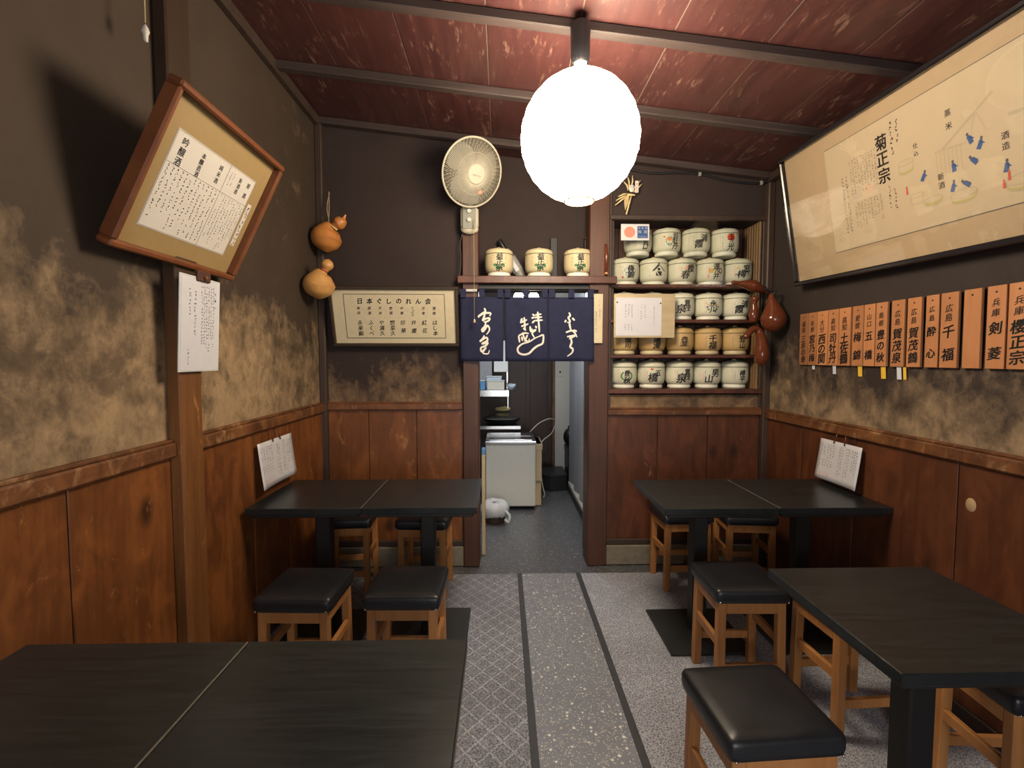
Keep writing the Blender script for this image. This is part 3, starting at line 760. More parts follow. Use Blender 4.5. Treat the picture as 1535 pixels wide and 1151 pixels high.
def barrel(label, x, y, z, kind='white', black=(), deco=None, rot=0.0, group='small wrapped sake barrels', reds=True, hem=None):
    t = thing('sake_barrel', label, 'barrel', (x, y, z), rot, group=group)
    link('straw_wrap', BM[kind]['body'], t); link('lid_wrap', BM[kind]['lid'], t)
    link('foot', BM['foot_straw' if kind == 'straw' else 'foot'], t); link('rope', BM['rope'], t); link('top_knot', BM['knot'], t)
    cols = {}
    def art(m): return cols.setdefault(m, Art())
    if deco: deco(art)
    for g in black: art('ink').chars([g])
    if reds:
        small_col(art('ink_pink'), -0.056, 0.130, 6, 0.012, rngB)
        small_col(art('ink_grey'), -0.042, 0.122, 7, 0.009, rngB)
    # printed hem on the lid
    a2 = art(hem or 'ink_grey')
    for k in range(-4, 5):
        if rngB.random() < 0.8: a2.poly([[(k * 0.0105 - 0.003, 0.150), (k * 0.0105 + 0.003, 0.150), (k * 0.0105 + 0.0015, 0.157), (k * 0.0105 - 0.002, 0.156)]])
    nm = {'ink': 'lettering', 'ink_pink': 'red_lettering', 'ink_grey': 'small_lettering'}
    for i, (m, a) in enumerate(cols.items()):
        wrap2d(a.v, a.f, nm.get(m, 'printed_emblem'), m, t, 0.0011 if m == 'ink' else 0.0006 + 0.00007 * i)
    return t
def d_kiku(a):
    a('ink_green').poly([disc2d(-0.024, 0.070, 0.014, 0.009), disc2d(0.026, 0.072, 0.014, 0.009), disc2d(0.0, 0.054, 0.022, 0.013), disc2d(0.034, 0.062, 0.007, 0.006)])
    small_col(a('ink_red'), 0.046, 0.138, 5, 0.011, rngB); small_col(a('ink_red'), -0.052, 0.132, 5, 0.012, rngB)
def d_sun(a): a('sun_red').poly([disc2d(0.012, 0.116, 0.027, 0.024)])
def d_plum(a):
    for k in range(5):
        an = PI / 2 + k * 2 * PI / 5; a('ink_blue').poly(ring2d(0.01 + 0.024 * math.cos(an), 0.088 + 0.022 * math.sin(an), 0.017, 0.016, 0.003, 14))
    a('ink_red').poly([[(-0.048, 0.045), (-0.036, 0.045), (-0.036, 0.058), (-0.048, 0.058)]])
def d_roof(a):
    k = a('ink'); k.poly([[(0.008, 0.140), (0.015, 0.128), (-0.022, 0.092), (-0.036, 0.092)], [(0.010, 0.140), (0.017, 0.128), (0.048, 0.092), (0.058, 0.092)]])
    k.poly([disc2d(0.010, 0.143, 0.007, 0.006), disc2d(0.010, 0.104, 0.010, 0.009)])
    k.poly([[(-0.009, 0.060), (0.03, 0.060), (0.03, 0.064), (-0.009, 0.064)], [(-0.009, 0.064), (0.008, 0.064), (-0.009, 0.088)], [(0.014, 0.066), (0.03, 0.064), (0.03, 0.09), (-0.004, 0.09)]])
    small_col(a('ink_grey'), -0.05, 0.125, 9, 0.007, rngB)
def d_pinksweep(a): a('ink_pink').poly(ribbon2d(catmull([(-0.02, 0.10, 0), (0.0, 0.122, 0), (0.022, 0.13, 0), (0.034, 0.11, 0), (0.02, 0.085, 0)]), 0.008)); a('ink_green').poly([disc2d(-0.02 + 0.016 * k, 0.1435, 0.006, 0.002) for k in range(5)])
def d_twocircles(a): a('ink_gold').poly([disc2d(-0.028, 0.096, 0.017, 0.016)]); a('frame_dark').poly(ring2d(0.038, 0.096, 0.012, 0.015, 0.007)); a('ink_pink').poly([[(-0.05, 0.05), (-0.042, 0.05), (-0.042, 0.064), (-0.05, 0.064)]])
def d_flower(a):
    a('ink_green').poly(ring2d(-0.006, 0.09, 0.022, 0.025, 0.004)); a('ink_orange').poly([disc2d(-0.006, 0.10, 0.014, 0.011), disc2d(-0.04, 0.118, 0.007)])
    a('ink_grey').poly(ring2d(-0.004, 0.066, 0.012, 0.008, 0.003))
def d_wreath(a):
    for k in range(14):
        an = -PI / 2 + (k - 6.5) * 0.36; a('ink_green').poly([disc2d(0.0 + 0.036 * math.cos(an), 0.086 + 0.03 * math.sin(an), 0.006, 0.007, 8)])
def d_eikawa(a):
    for k in range(10):
        an = k * 2 * PI / 10; a(('ink_green', 'ink_gold', 'ink_blue')[k % 3]).poly([disc2d(0.036 * math.cos(an), 0.086 + 0.027 * math.sin(an), 0.008, 0.006, 8)])
def d_bell(a): a('ink').poly(ribbon2d(catmull([(-0.025, 0.06, 0), (-0.022, 0.10, 0), (0, 0.122, 0), (0.022, 0.10, 0), (0.025, 0.06, 0)]), 0.003)); a('ink').poly(ribbon2d([(-0.034, 0.058), (0.034, 0.058)], 0.006))
def d_purple(a): a('sign_blue').poly(ribbon2d([(-0.05, 0.07), (-0.02, 0.078), (0.0, 0.066)], 0.006)); a('ink_gold').poly([disc2d(-0.03, 0.115, 0.008)])
def d_stamp(a): a('ink_red').poly([disc2d(-0.012, 0.132, 0.010, 0.007)])
BY = D + 0.110
kiku = [G('菊', 0.004, 0.122, 0.036), G('正', 0.005, 0.088, 0.036), G('宗', 0.004, 0.056, 0.038)]
GO = 'small sake barrels over the doorway'
for x, lab in ((-0.017, 'beside the left door post'), (0.249, 'right of the foil-wrapped bottle'), (0.508, 'beside the right door post')):
    barrel('cream sake barrel with green leaves on the lintel shelf, ' + lab, x, D + 0.022, 1.9325, 'cream', kiku, d_kiku, group=GO, reds=False)
GA = 'small sake barrels in the wall recess'
RX = [0.842, 1.037, 1.232, 1.425, 1.618]
names = ['nearest the right door post', 'second from the right door post', 'in the middle of its row', 'second from the bamboo lining', 'nearest the bamboo lining']
low = [([G('豊', 0.002, 0.105, 0.034), G('秋', 0.004, 0.058, 0.04)], d_wreath, 'lettered over a green wreath'), ([G('五', 0.030, 0.105, 0.036), G('橋', -0.004, 0.076, 0.052)], d_stamp, 'with bold black letters and a red stamp'),
       ([G('賀', 0.028, 0.115, 0.034), G('茂', 0.028, 0.078, 0.036), G('泉', -0.014, 0.072, 0.055)], None, 'with sweeping black letters'), ([G('男', 0.026, 0.105, 0.048), G('山', -0.018, 0.066, 0.046)], None, 'with two bold letters and a green hem'),
       ([G('樽', 0.01, 0.106, 0.034), G('平', 0.01, 0.064, 0.034)], None, 'with two small upright letters')]
for i, (g, d, txt) in enumerate(low): barrel('white sake barrel on the lowest shelf, ' + txt, RX[i], BY, SH[0] + 0.0008, 'white', g, d, rot=rngB.uniform(-6, 6), group=GA, hem='ink_green' if i == 3 else None)
l4 = [([G('福', 0.012, 0.108, 0.036), G('司', 0.012, 0.066, 0.038)], None), ([G('爛', 0.004, 0.112, 0.04), G('漫', 0.004, 0.066, 0.045)], None), ([G('西', 0.0, 0.10, 0.032), G('関', 0.0, 0.073, 0.030)], d_bell), ([G('千', 0.004, 0.108, 0.042), G('福', 0.004, 0.062, 0.044)], None), ([G('登', 0.022, 0.108, 0.04), G('山', 0.022, 0.064, 0.036)], None)]
for i, (g, d) in enumerate(l4): barrel('straw-yellow sake barrel ' + names[i], RX[i], BY, SH[1] + 0.0008, 'straw', g, d, rot=rngB.uniform(-6, 6), group=GA)
l3 = [([G('高', 0.0, 0.108), G('泉', 0.0, 0.064)], None), ([G('大', 0.0, 0.108), G('関', 0.0, 0.064)], None), ([G('賀', 0.026, 0.116, 0.034), G('茂', 0.028, 0.078, 0.036), G('泉', -0.016, 0.075, 0.05)], None), ([G('永', 0.0, 0.110, 0.036), G('川', 0.0, 0.070, 0.038)], d_eikawa), ([G('浦', 0.028, 0.106, 0.042), G('霞', -0.01, 0.072, 0.046)], None)]
for i, (g, d) in enumerate(l3):
    if i > 1: barrel(['', '', 'white sake barrel half hidden by the pinned price notice', 'white sake barrel with a yellow and green emblem', 'white sake barrel behind the hanging red-brown gourds'][i], RX[i], BY, SH[2] + 0.0008, 'white', g, d, rot=rngB.uniform(-6, 6), group=GA)
    else: barrel(('white sake barrel hidden behind the price notice next to the door post', 'white sake barrel hidden behind the middle of the price notice')[i], RX[i], BY, SH[2] + 0.0008, 'white', g, d, group=GA)
l2 = [([G('梅', 0.014, 0.110, 0.036), G('錦', 0.014, 0.068, 0.038)], d_plum, 'with a blue plum-blossom outline'), ([], d_roof, 'with a black gable and square crest'), ([G('櫻', 0.026, 0.112, 0.044), G('春', -0.012, 0.070, 0.046)], d_pinksweep, 'with a pink sweep behind its letters'),
      ([G('澤', 0.008, 0.122, 0.036), G('乃', 0.008, 0.090, 0.026), G('井', 0.008, 0.060, 0.034)], d_twocircles, 'with a gold disc and a dark ring'), ([G('窓', 0.03, 0.112, 0.044), G('乃', 0.03, 0.078, 0.03), G('梅', -0.006, 0.076, 0.044)], d_purple, 'touched by the gourd neck')]
for i, (g, d, txt) in enumerate(l2): barrel('white sake barrel ' + txt + ', second row down', RX[i] + 0.005, BY, SH[3] + 0.0008, 'white', g, d, rot=rngB.uniform(-6, 6), group=GA, reds=i not in (1,))
l1 = [([G('江', 0.026, 0.118, 0.040), G('吉', 0.026, 0.084, 0.034), G('口', 0.026, 0.052, 0.034)], None, 'partly covered by the red disc sign'), ([G('司', 0.036, 0.122, 0.034), G('牡', 0.036, 0.090, 0.034), G('丹', 0.036, 0.058, 0.036)], d_flower, 'with an orange flower emblem'),
      ([G('浦', 0.028, 0.112, 0.042), G('霞', -0.008, 0.072, 0.046)], None, 'with two diagonal letters'), ([G('玉', 0.012, 0.120, 0.036), G('乃', 0.014, 0.090, 0.022), G('光', 0.012, 0.054, 0.038)], d_sun, 'with a bright red sun')]
for i, (g, d, txt) in enumerate(l1): barrel('white sake barrel on the top row, ' + txt, (0.932, 1.130, 1.330, 1.530)[i], BY, SH[3] + 0.0008 + 0.2015, 'white', g, d, rot=rngB.uniform(-6, 6), group=GA)

# ---- other things on the lintel shelf
Ls = 1.9325
o = thing('wrapped_bottle', 'dark bottle in silver foil wrap leaning on the lintel shelf', 'bottle', (0.150, D + 0.158, Ls + 0.02), 0)
o.rotation_euler = (0, R(-33), 0)
MB().lathe([(0, 0), (0.03, 0), (0.036, 0.006), (0.036, 0.11), (0.030, 0.125), (0.018, 0.14), (0.0, 0.14)], 20).obj('bottle_body', 'plastic_grey', o, True, angle=40)
MB().lathe([(0.037, 0.055), (0.040, 0.06), (0.039, 0.165), (0.034, 0.172), (0.026, 0.178)], 9).obj('foil_wrap', 'foil', o)
MB().lathe([(0.021, 0.1785), (0.030, 0.182), (0.029, 0.225), (0.020, 0.23)], 9).obj('foil_neck', 'foil', o)
MB().lathe([(0, 0.1785), (0.018, 0.1785), (0.020, 0.27), (0.020, 0.30), (0.017, 0.31), (0, 0.31)], 18).obj('cap', 'plastic_black', o, True, angle=40)
o = tag(MB().box(-0.024, 0.024, -0.012, 0.012, 0, 0.30, 0.003).obj('dark_slab', 'box_dark'), 'tall narrow black slab standing behind the shelf barrels', 'board'); o.location = (0.362, D + 0.165, Ls)
o = thing('dark_box', 'grey-black tall box beside the right door post on the lintel shelf', 'box', (0.598, D + 0.150, Ls))
MB().box(-0.028, 0.028, -0.02, 0.02, 0, 0.285, 0.003).obj('box_body', 'step_black', o)
MB().box(-0.0285, 0.0285, -0.0205, 0.0205, 0.286, 0.297, 0.002).obj('box_lid', 'box_dark', o)
o = thing('hammer', 'slim wooden mallet hung on the right door post', 'tool', (0.680, D - 0.058, 1.94))
MB().tube([(0, 0, 0.0), (0.002, 0, 0.12), (-0.004, 0, 0.20)], [0.010, 0.014, 0.008], 8).obj('handle', 'gourd_red', o, True)
MB().ball((0.001, -0.002, 0.012), 0.011, 10, 8).obj('knob', 'gourd_tan', o, True)

# ================================================================== NOREN
nr = thing('noren_curtain', 'dark blue split doorway curtain with white brush lettering', 'curtain', (0, D - 0.062, 0))
MB().tube([(-0.262, 0.0, 1.838), (0.63, 0.0, 1.838)], 0.008, 10).obj('rod', 'plastic_black', nr, True)
for k, (a, c) in enumerate(((-0.262, -0.17), )): MB().tube([(a, -0.001, 1.838), (c, -0.001, 1.838)], 0.0095, 10).obj('rod_sleeve', 'sign_grey', nr, True)
MB().ball((-0.165, -0.002, 1.838), 0.0095, 10, 8).obj('rod_tip', 'plastic_white', nr, True)
def nor_y(x, z):
    f = (1.82 - z) / 0.44
    return (0.006 + 0.010 * f) * math.sin(x * 17 + 0.6) + 0.004 * math.sin(x * 41 + z * 6) * f
NP = [(-0.268, 0.012), (0.020, 0.300), (0.306, 0.600)]
for (a, c) in NP:
    nx, nz = 16, 14; vs = []; fs = []
    for side in (0, 1):
        for j in range(nz + 1):
            z = 1.797 - 0.417 * j / nz
            for i in range(nx + 1):
                x = a + (c - a) * i / nx
                vs.append((x + 0.004 * (j / nz) * (1 if a > 0 else -0.3), nor_y(x, z) + side * 0.0025, z))
    W = nx + 1; off = (nz + 1) * W
    for j in range(nz):
        for i in range(nx):
            q = j * W + i; fs += [(q, q + 1, q + W + 1, q + W), (off + q, off + q + W, off + q + W + 1, off + q + 1)]
    rim = [i for i in range(W)] + [j * W + nx for j in range(1, nz + 1)] + [nz * W + i for i in range(nx - 1, -1, -1)] + [j * W for j in range(nz - 1, 0, -1)]
    for p, q in zip(rim, rim[1:] + rim[:1]): fs.append((p, q, q + off, p + off))
    pn = MB().add(vs, fs).obj('curtain_panel', 'noren_blue', nr, True)
    for x in ([a + 0.02, (a + c) / 2, c - 0.02]):
        MB().box(x - 0.018, x + 0.018, -0.011, -0.0095, 1.792, 1.8485).box(x - 0.018, x + 0.018, 0.0095, 0.011, 1.792, 1.8485).box(x - 0.018, x + 0.018, -0.011, 0.011, 1.847, 1.8485).obj('hanging_loop', 'noren_blue', pn)
def nzoom(p): return (-0.27 + (p[0] - 15) / 1210 * 0.868, 1.822 - (p[1] - 60) / 675 * 0.441)
def brush(strokes, wd):
    mb = MB()
    for st in strokes:
        pts = catmull([(*nzoom(p), 0) for p in st], 5)
        for q in ribbon2d(pts, wd): mb.add([(x, nor_y(x, z) - 0.0016, z) for x, z in q], [(0, 1, 2, 3)])
    return mb
brush([[(235, 210), (245, 240), (215, 265), (183, 290), (190, 302)], [(190, 290), (230, 262), (290, 258), (283, 288)], [(240, 270), (232, 300), (222, 332), (262, 305)], [(225, 320), (280, 308), (272, 335), (230, 348)],
       [(250, 352), (238, 390), (215, 420), (222, 440), (245, 410), (262, 382), (278, 400), (280, 430), (255, 470)],
       [(235, 480), (222, 508), (195, 540), (250, 500), (262, 530), (215, 562), (265, 550), (245, 582), (205, 602), (212, 640), (250, 600), (222, 652), (268, 660), (280, 625)]], 0.0112).obj('brush_lettering', 'noren_white', nr)
brush([[(670, 268), (692, 285)], [(663, 308), (688, 298)], [(668, 356), (692, 328)], [(718, 243), (722, 300), (726, 340)], [(726, 335), (730, 390), (734, 448)], [(695, 278), (752, 266)], [(690, 302), (758, 296)], [(695, 332), (764, 326)],
       [(650, 388), (654, 428), (670, 412)], [(700, 383), (707, 408)], [(650, 442), (702, 424), (668, 455), (690, 502)],
       [(577, 308), (564, 346)], [(560, 352), (622, 322)], [(596, 298), (600, 360), (606, 432)], [(570, 388), (634, 364)], [(588, 404), (612, 428)],
       [(546, 480), (556, 548)], [(546, 480), (598, 455), (638, 460)], [(582, 448), (600, 510), (634, 542), (642, 510)], [(574, 490), (582, 532)], [(626, 474), (600, 542)]], 0.0104).obj('brush_lettering', 'noren_white', nr)
brush([[(1005, 248), (1016, 280), (1000, 300), (1016, 340), (990, 347)], [(978, 322), (970, 348)], [(1035, 303), (1057, 328)], [(1010, 350), (1014, 382), (1024, 422)],
       [(978, 447), (1040, 430), (1080, 496)], [(1048, 424), (1078, 437)], [(990, 490), (1062, 478), (1008, 512)], [(1015, 480), (1032, 540), (1020, 590), (1042, 612), (1036, 650), (994, 686)]], 0.0112).obj('brush_lettering', 'noren_white', nr)
brush([[(735, 487), (768, 474), (770, 520), (760, 560), (718, 582), (680, 612), (640, 656), (590, 668), (546, 648), (540, 602), (580, 562), (640, 542), (700, 502), (768, 474)]], 0.0115).obj('gourd_drawing', 'noren_white', nr)

# ================================================================== FAN
fn = thing('wall_fan', 'cream wall fan with round wire guard above the left door post', 'fan', (-0.205, D - 0.045, 2.275))
MB().box(-0.058, 0.058, -0.055, -0.002, -0.05, 0.09, 0.018).ball((0, -0.03, -0.05), (0.058, 0.028, 0.032), 16, 10).obj('control_box', 'plastic_cream', fn, True, angle=50)
MB().box(-0.042, 0.042, -0.060, -0.053, -0.055, 0.075, 0.010).obj('control_face', 'plastic_grey', fn)
for z in (0.0, 0.055):
    MB().lathe([(0.014, 0), (0.014, 0.010), (0.011, 0.013), (0, 0.013)], 16, Matrix.Translation((0, -0.060, z)) @ Matrix.Rotation(PI / 2, 4, 'X')).obj('knob', 'plastic_white', fn, True, angle=40)
MB().tube([(0, -0.03, 0.085), (0.0, -0.05, 0.14), (0.005, -0.06, 0.22)], [0.022, 0.018, 0.018], 12).obj('neck', 'plastic_cream', fn, True)
FC = Vector((0.030, -0.185, 0.243)); yaw, pit = R(33), R(26)
HM = Matrix.Translation(FC) @ Matrix.Rotation(yaw, 4, 'Z') @ Matrix.Rotation(pit, 4, 'X')   # local -y is the way it blows
def hp(p): return HM @ Vector(p)
fr = 0.196
def dome(t, front): # t 0..1 from hub to rim
    return (-0.052 if front else 0.062) * (1 - t ** 2.6)
MB().lathe([(0, 0.16), (0.045, 0.155), (0.062, 0.12), (0.062, 0.07), (0, 0.07)], 20, HM @ Matrix.Rotation(-PI / 2, 4, 'X')).obj('motor', 'plastic_cream', fn, True, angle=40)
for k in range(3):
    b_ = MB(); vs = []; fs = []
    for j in range(9):
        for i in range(7):
            rr = 0.035 + 0.145 * j / 8; an = k * 2 * PI / 3 + (i / 6 - 0.5) * (0.9 + 0.75 * math.sin(PI * min(1, j / 8 * 0.9 + 0.1))) + 0.5 * j / 8
            vs.append(tuple(hp((rr * math.cos(an), 0.02 - 0.022 * (i / 6 - 0.5) * 2, rr * math.sin(an)))))
    for j in range(8):
        for i in range(6): q = j * 7 + i; fs.append((q, q + 1, q + 8, q + 7))
    b_.add(vs, fs).obj('blade', 'fan_blade', fn, True)
guard = MB()
for k in range(120):
    a = 2 * PI * k / 120
    guard.tube([hp((t * fr * math.cos(a + 0.30 * (1 - t)), dome(t, True), t * fr * math.sin(a + 0.30 * (1 - t)))) for t in (0.27, 0.5, 0.72, 0.88, 1.0)], 0.0017, 4)
guard.obj('front_guard', 'plastic_cream', fn, True)['kind'] = 'stuff'
guard = MB()
for k in range(48):
    a = 2 * PI * k / 48
    guard.tube([hp((t * fr * math.cos(a), dome(t, False), t * fr * math.sin(a))) for t in (0.3, 0.6, 0.85, 1.0)], 0.0011, 4)
guard.obj('rear_guard', 'plastic_cream', fn, True)['kind'] = 'stuff'
MB().tube([hp((fr * math.cos(2 * PI * k / 56), 0, fr * math.sin(2 * PI * k / 56))) for k in range(56)], 0.0062, 8, closed=True).obj('guard_rim', 'plastic_cream', fn, True)
MB().tube([hp((fr * 0.6 * math.cos(2 * PI * k / 40), dome(0.6, True) - 0.001, fr * 0.6 * math.sin(2 * PI * k / 40))) for k in range(40)], 0.0012, 5, closed=True).obj('guard_ring', 'plastic_cream', fn, True)
hb = MB().lathe([(0.058, 0.044), (0.058, 0.052), (0.052, 0.058), (0, 0.060)], 32, HM @ Matrix.Rotation(PI / 2, 4, 'X')).obj('hub_badge', 'plastic_cream', fn, True, angle=40)
put_glyphs(MB(), [(c, -0.024 + 0.008 * i, -0.006, 0.0095, 0.0095, 1) for i, c in enumerate('TOSHIBA')], -0.0608, HM).obj('badge_lettering', 'ink_grey', hb)
MB().lathe([(0.015, 0.037), (0.015, 0.040), (0, 0.040)], 16, HM @ Matrix.Translation((0.055, 0, -0.092)) @ Matrix.Rotation(PI / 2, 4, 'X')).obj('sticker', 'ink_pink', fn)
MB().tube([(0.03, -0.075, 0.0), (0.032, -0.078, -0.625)], 0.0018, 6).obj('pull_cord', 'twine', fn, True)
MB().lathe([(0.003, 0.022), (0.006, 0.016), (0.009, 0.0), (0, 0)], 10, Matrix.Translation((0.032, -0.078, -0.648))).obj('pull_bell', 'straw', fn, True)
MB().tube([Vector(p) for p in catmull([(-0.04, -0.015, -0.05), (-0.062, -0.012, -0.14), (-0.058, -0.01, -0.24), (-0.068, -0.012, -0.35), (-0.072, -0.012, -0.40)], 5)], 0.0045, 6).obj('power_cable', 'cable_black', fn, True)

# ================================================================== FRAMES
def bar_frame(t, W, H, bw, dp, m, ch=0.003):
    for nm, a in (('frame_rail', (-W / 2, W / 2, 0, bw)), ('frame_rail', (-W / 2, W / 2, H - bw, H)), ('frame_stile', (-W / 2, -W / 2 + bw, bw, H - bw)), ('frame_stile', (W / 2 - bw, W / 2, bw, H - bw))):
        MB().box(a[0], a[1], -dp, 0, a[2], a[3], ch).obj(nm, m, t)
rng = random.Random(11)
# tilted framed price list, left wall
lf = thing('framed_list', 'red-brown frame with a white handwritten sheet leaning out from the left wall', 'picture frame', (-1.168, 1.722, 1.742), 90, 26)
bar_frame(lf, 0.635, 0.52, 0.022, 0.050, 'frame_red', 0.006)
MB().box(-0.296, 0.296, -0.018, -0.006, 0.022, 0.498).obj('mount', 'mount_gold', lf)
sh = MB().box(-0.225, 0.225, -0.0195, -0.0182, 0.085, 0.405).obj('sheet', 'paper_cream', lf)
sh.data.materials.clear(); sh.data.materials.append(mat('paper_white'))
ln = MB()
for x in (-0.222, 0.055, 0.222): ln.flat([[(x - 0.0008, 0.088), (x + 0.0008, 0.088), (x + 0.0008, 0.402), (x - 0.0008, 0.402)]], -0.0200)
for z in (0.088, 0.300, 0.402): ln.flat([[(-0.222, z - 0.0006), (0.222, z - 0.0006), (0.222, z + 0.0006), (-0.222, z + 0.0006)]], -0.0200)
ln.obj('ruled_line', 'ink_grey', sh)
tx = MB()
put_glyphs(tx, column('吟醸酒', -0.178, 0.392, 0.030, 0.032) + column('本醸造酒', -0.085, 0.384, 0.021, 0.0215) + column('純米酒', 0.012, 0.384, 0.021, 0.024) + column('原酒', 0.19, 0.384, 0.022, 0.040) + column('新酒造', 0.135, 0.384, 0.020, 0.022), -0.0202)
marks(tx, rng, -0.215, -0.02, 0.095, 0.296, 9, 0.0105, -0.0202, 0.85, 0.35, w=0.22); marks(tx, rng, -0.02, 0.05, 0.095, 0.296, 3, 0.0105, -0.0202, 0.85, 0.1, w=0.22)
marks(tx, rng, 0.062, 0.218, 0.095, 0.296, 9, 0.009, -0.0202, 0.85, 0.35, w=0.22); marks(tx, rng, 0.065, 0.10, 0.33, 0.385, 2, 0.008, -0.0202)
tx.obj('handwriting', 'ink', sh)
sp = MB().box(0.237, 0.262, -0.0195, -0.0182, 0.135, 0.315).obj('paper_slip', 'paper_white', lf)
marks(MB(), rng, 0.240, 0.259, 0.15, 0.305, 1, 0.017, -0.0202, 1.0, 0.0).obj('slip_writing', 'ink', sp)
# calligraphy panel, back wall
W_, H_ = 0.815, 0.385
cf = thing('calligraphy_panel', 'cream calligraphy panel in a dark frame on the back wall', 'picture frame', (-0.683, 3.148, 1.485), 0, 15)
bar_frame(cf, W_, H_, 0.020, 0.036, 'frame_dark', 0.004)
MB().box(-W_ / 2 + 0.018, W_ / 2 - 0.018, -0.020, -0.008, 0.018, H_ - 0.018).obj('paper', 'paper_cream', cf)
ln = MB()
x0, x1, z0, z1 = -0.318, 0.322, 0.052, 0.338
for a in ([(x0, z0), (x1, z0), (x1, z0 + 0.004), (x0, z0 + 0.004)], [(x0, z1 - 0.004), (x1, z1 - 0.004), (x1, z1), (x0, z1)], [(x0, z0), (x0 + 0.004, z0), (x0 + 0.004, z1), (x0, z1)], [(x1 - 0.004, z0), (x1, z0), (x1, z1), (x1 - 0.004, z1)]): ln.flat([a], -0.0212)
ln.obj('border_line', 'ink_grey', cf)
tx = MB(); it = [(c, -0.215 + 0.0615 * i, 0.292, 0.038, 0.040, 2, 0.08, 0.08) for i, c in enumerate('日本ぐしのれん会')]
cols = [('寿司', '永楽鮨'), ('居酒', 'ふくべ'), ('天丼', 'や満久'), ('惣菜', '惣菜久'), ('中華', '珍華'), ('てぷら', '弁慶'), ('洋食', '紅花'), ('蒲焼', 'はし本')]
for i, (a, b_) in enumerate(cols):
    cx = -0.228 + 0.0685 * i
    it += column(a, cx, 0.258, 0.022, 0.062 / len(a), 1, 0.12, 0.1); it += column(b_, cx + 0.003, 0.172, 0.034, 0.105 / len(b_), 1, 0.12, 0.1)
for g in it: put_glyphs(MB(), [g], -0.0214).obj('character', 'ink', cf)
# large brewing print, right wall
PW, PH = 2.0, 0.725
bp = thing('brewing_print', 'long black-framed sake brewing print leaning from the right wall', 'picture frame', (1.752, 2.77 - PW / 2, 1.795), -90, 10.5)
bp.rotation_mode = 'YXZ'; bp.rotation_euler = (R(10.5), R(1.7), R(-90))
bar_frame(bp, PW, PH, 0.024, 0.040, 'frame_black', 0.006)
MB().box(-PW / 2 + 0.024, PW / 2 - 0.024, -0.014, -0.004, 0.024, PH - 0.024).obj('mount', 'paper_mount', bp)
px0 = -PW / 2
pr = MB().box(px0 + 0.34, PW / 2 - 0.30, -0.0155, -0.0142, 0.128, PH - 0.092).obj('print_sheet', 'paper_print', bp)
MB().flat(ribbon2d([(px0 + 0.34, 0.128), (PW / 2 - 0.30, 0.128), (PW / 2 - 0.30, PH - 0.092), (px0 + 0.34, PH - 0.092)], 0.003, True), -0.0158).obj('print_border', 'ink_grey', pr)
yk = -0.0160
for g in column('菊正宗', px0 + 0.685, 0.572, 0.068, 0.070, 2, wx=0.95): put_glyphs(MB(), [g], yk).obj('character', 'ink', pr)
for g in (column('仕込', px0 + 0.846, 0.470, 0.022, 0.030) + column('蒸米', px0 + 0.990, 0.532, 0.027, 0.046) + column('新酒', px0 + 0.940, 0.318, 0.027, 0.032) + column('酒造', px0 + 1.176, 0.372, 0.027, 0.034)): put_glyphs(MB(), [g], yk).obj('character', 'ink', pr)
tx = MB(); marks(tx, rng, px0 + 0.725, px0 + 0.785, 0.47, 0.60, 2, 0.018, yk, 0.9, 0.3); marks(tx, rng, px0 + 0.69, px0 + 0.745, 0.19, 0.345, 2, 0.014, yk, 0.85, 0.4); tx.obj('lettering', 'ink', pr)
tx = MB(); marks(tx, rng, px0 + 0.49, px0 + 0.655, 0.36, 0.53, 10, 0.011, yk, 0.9, 0.25); marks(tx, rng, px0 + 0.50, px0 + 0.665, 0.18, 0.33, 9, 0.011, yk, 0.8, 0.5); marks(tx, rng, px0 + 0.43, px0 + 0.48, 0.18, 0.47, 2, 0.014, yk, 0.9, 0.2)
tx.obj('small_lettering', 'ink_grey', pr)
dr = MB()
def tub(cx, cz, rx, h):
    cx += px0
    dr.flat(ring2d(cx, cz, rx, rx * 0.30, 0.003, 26), yk)
    dr.flat(ribbon2d([(cx - rx, cz), (cx - rx * 0.92, cz - h)], 0.003, taper=False) + ribbon2d([(cx + rx, cz), (cx + rx * 0.92, cz - h)], 0.003, taper=False), yk)
    arc = [(cx + rx * 0.92 * math.cos(PI + PI * k / 12), cz - h + rx * 0.28 * math.sin(PI + PI * k / 12)) for k in range(13)]
    dr.flat(ribbon2d(arc, 0.004, taper=False), yk); return [(x, z + 0.006) for x, z in arc]
hoops = [tub(0.795, 0.412, 0.036, 0.035), tub(0.83, 0.268, 0.030, 0.025), tub(0.90, 0.232, 0.040, 0.012), tub(1.02, 0.218, 0.050, 0.020), tub(1.225, 0.205, 0.060, 0.02), tub(1.45, 0.3, 0.07, 0.05)]
for c in range(7): dr.flat(ribbon2d([(px0 + 0.93 + 0.016 * c, 0.305), (px0 + 0.93 + 0.016 * c, 0.40)], 0.002, taper=False), yk)
dr.flat(ribbon2d([(px0 + 0.925, 0.40), (px0 + 1.05, 0.388)], 0.004, taper=False) + ribbon2d([(px0 + 0.957, 0.400), (px0 + 1.05, 0.455), (px0 + 1.15, 0.515)], 0.008, taper=False) + ribbon2d([(px0 + 1.085, 0.475), (px0 + 1.065, 0.40)], 0.002, taper=False) + ribbon2d([(px0 + 1.09, 0.475), (px0 + 1.12, 0.40)], 0.002, taper=False), yk)
dr.flat(ribbon2d([(px0 + 1.19, 0.42), (px0 + 1.36, 0.40)], 0.012, taper=False) + ribbon2d([(px0 + 1.24, 0.41), (px0 + 1.24, 0.32)], 0.006, taper=False), yk)
dr.obj('line_drawing', 'ink_faint', pr)
hp_ = MB(); [hp_.flat(ribbon2d(h, 0.007, taper=False), yk - 0.0002) for h in hoops[:1] + hoops[2:]]; hp_.obj('tub_hoops', 'ink_olive', pr)
fg = MB(); hdm = MB()
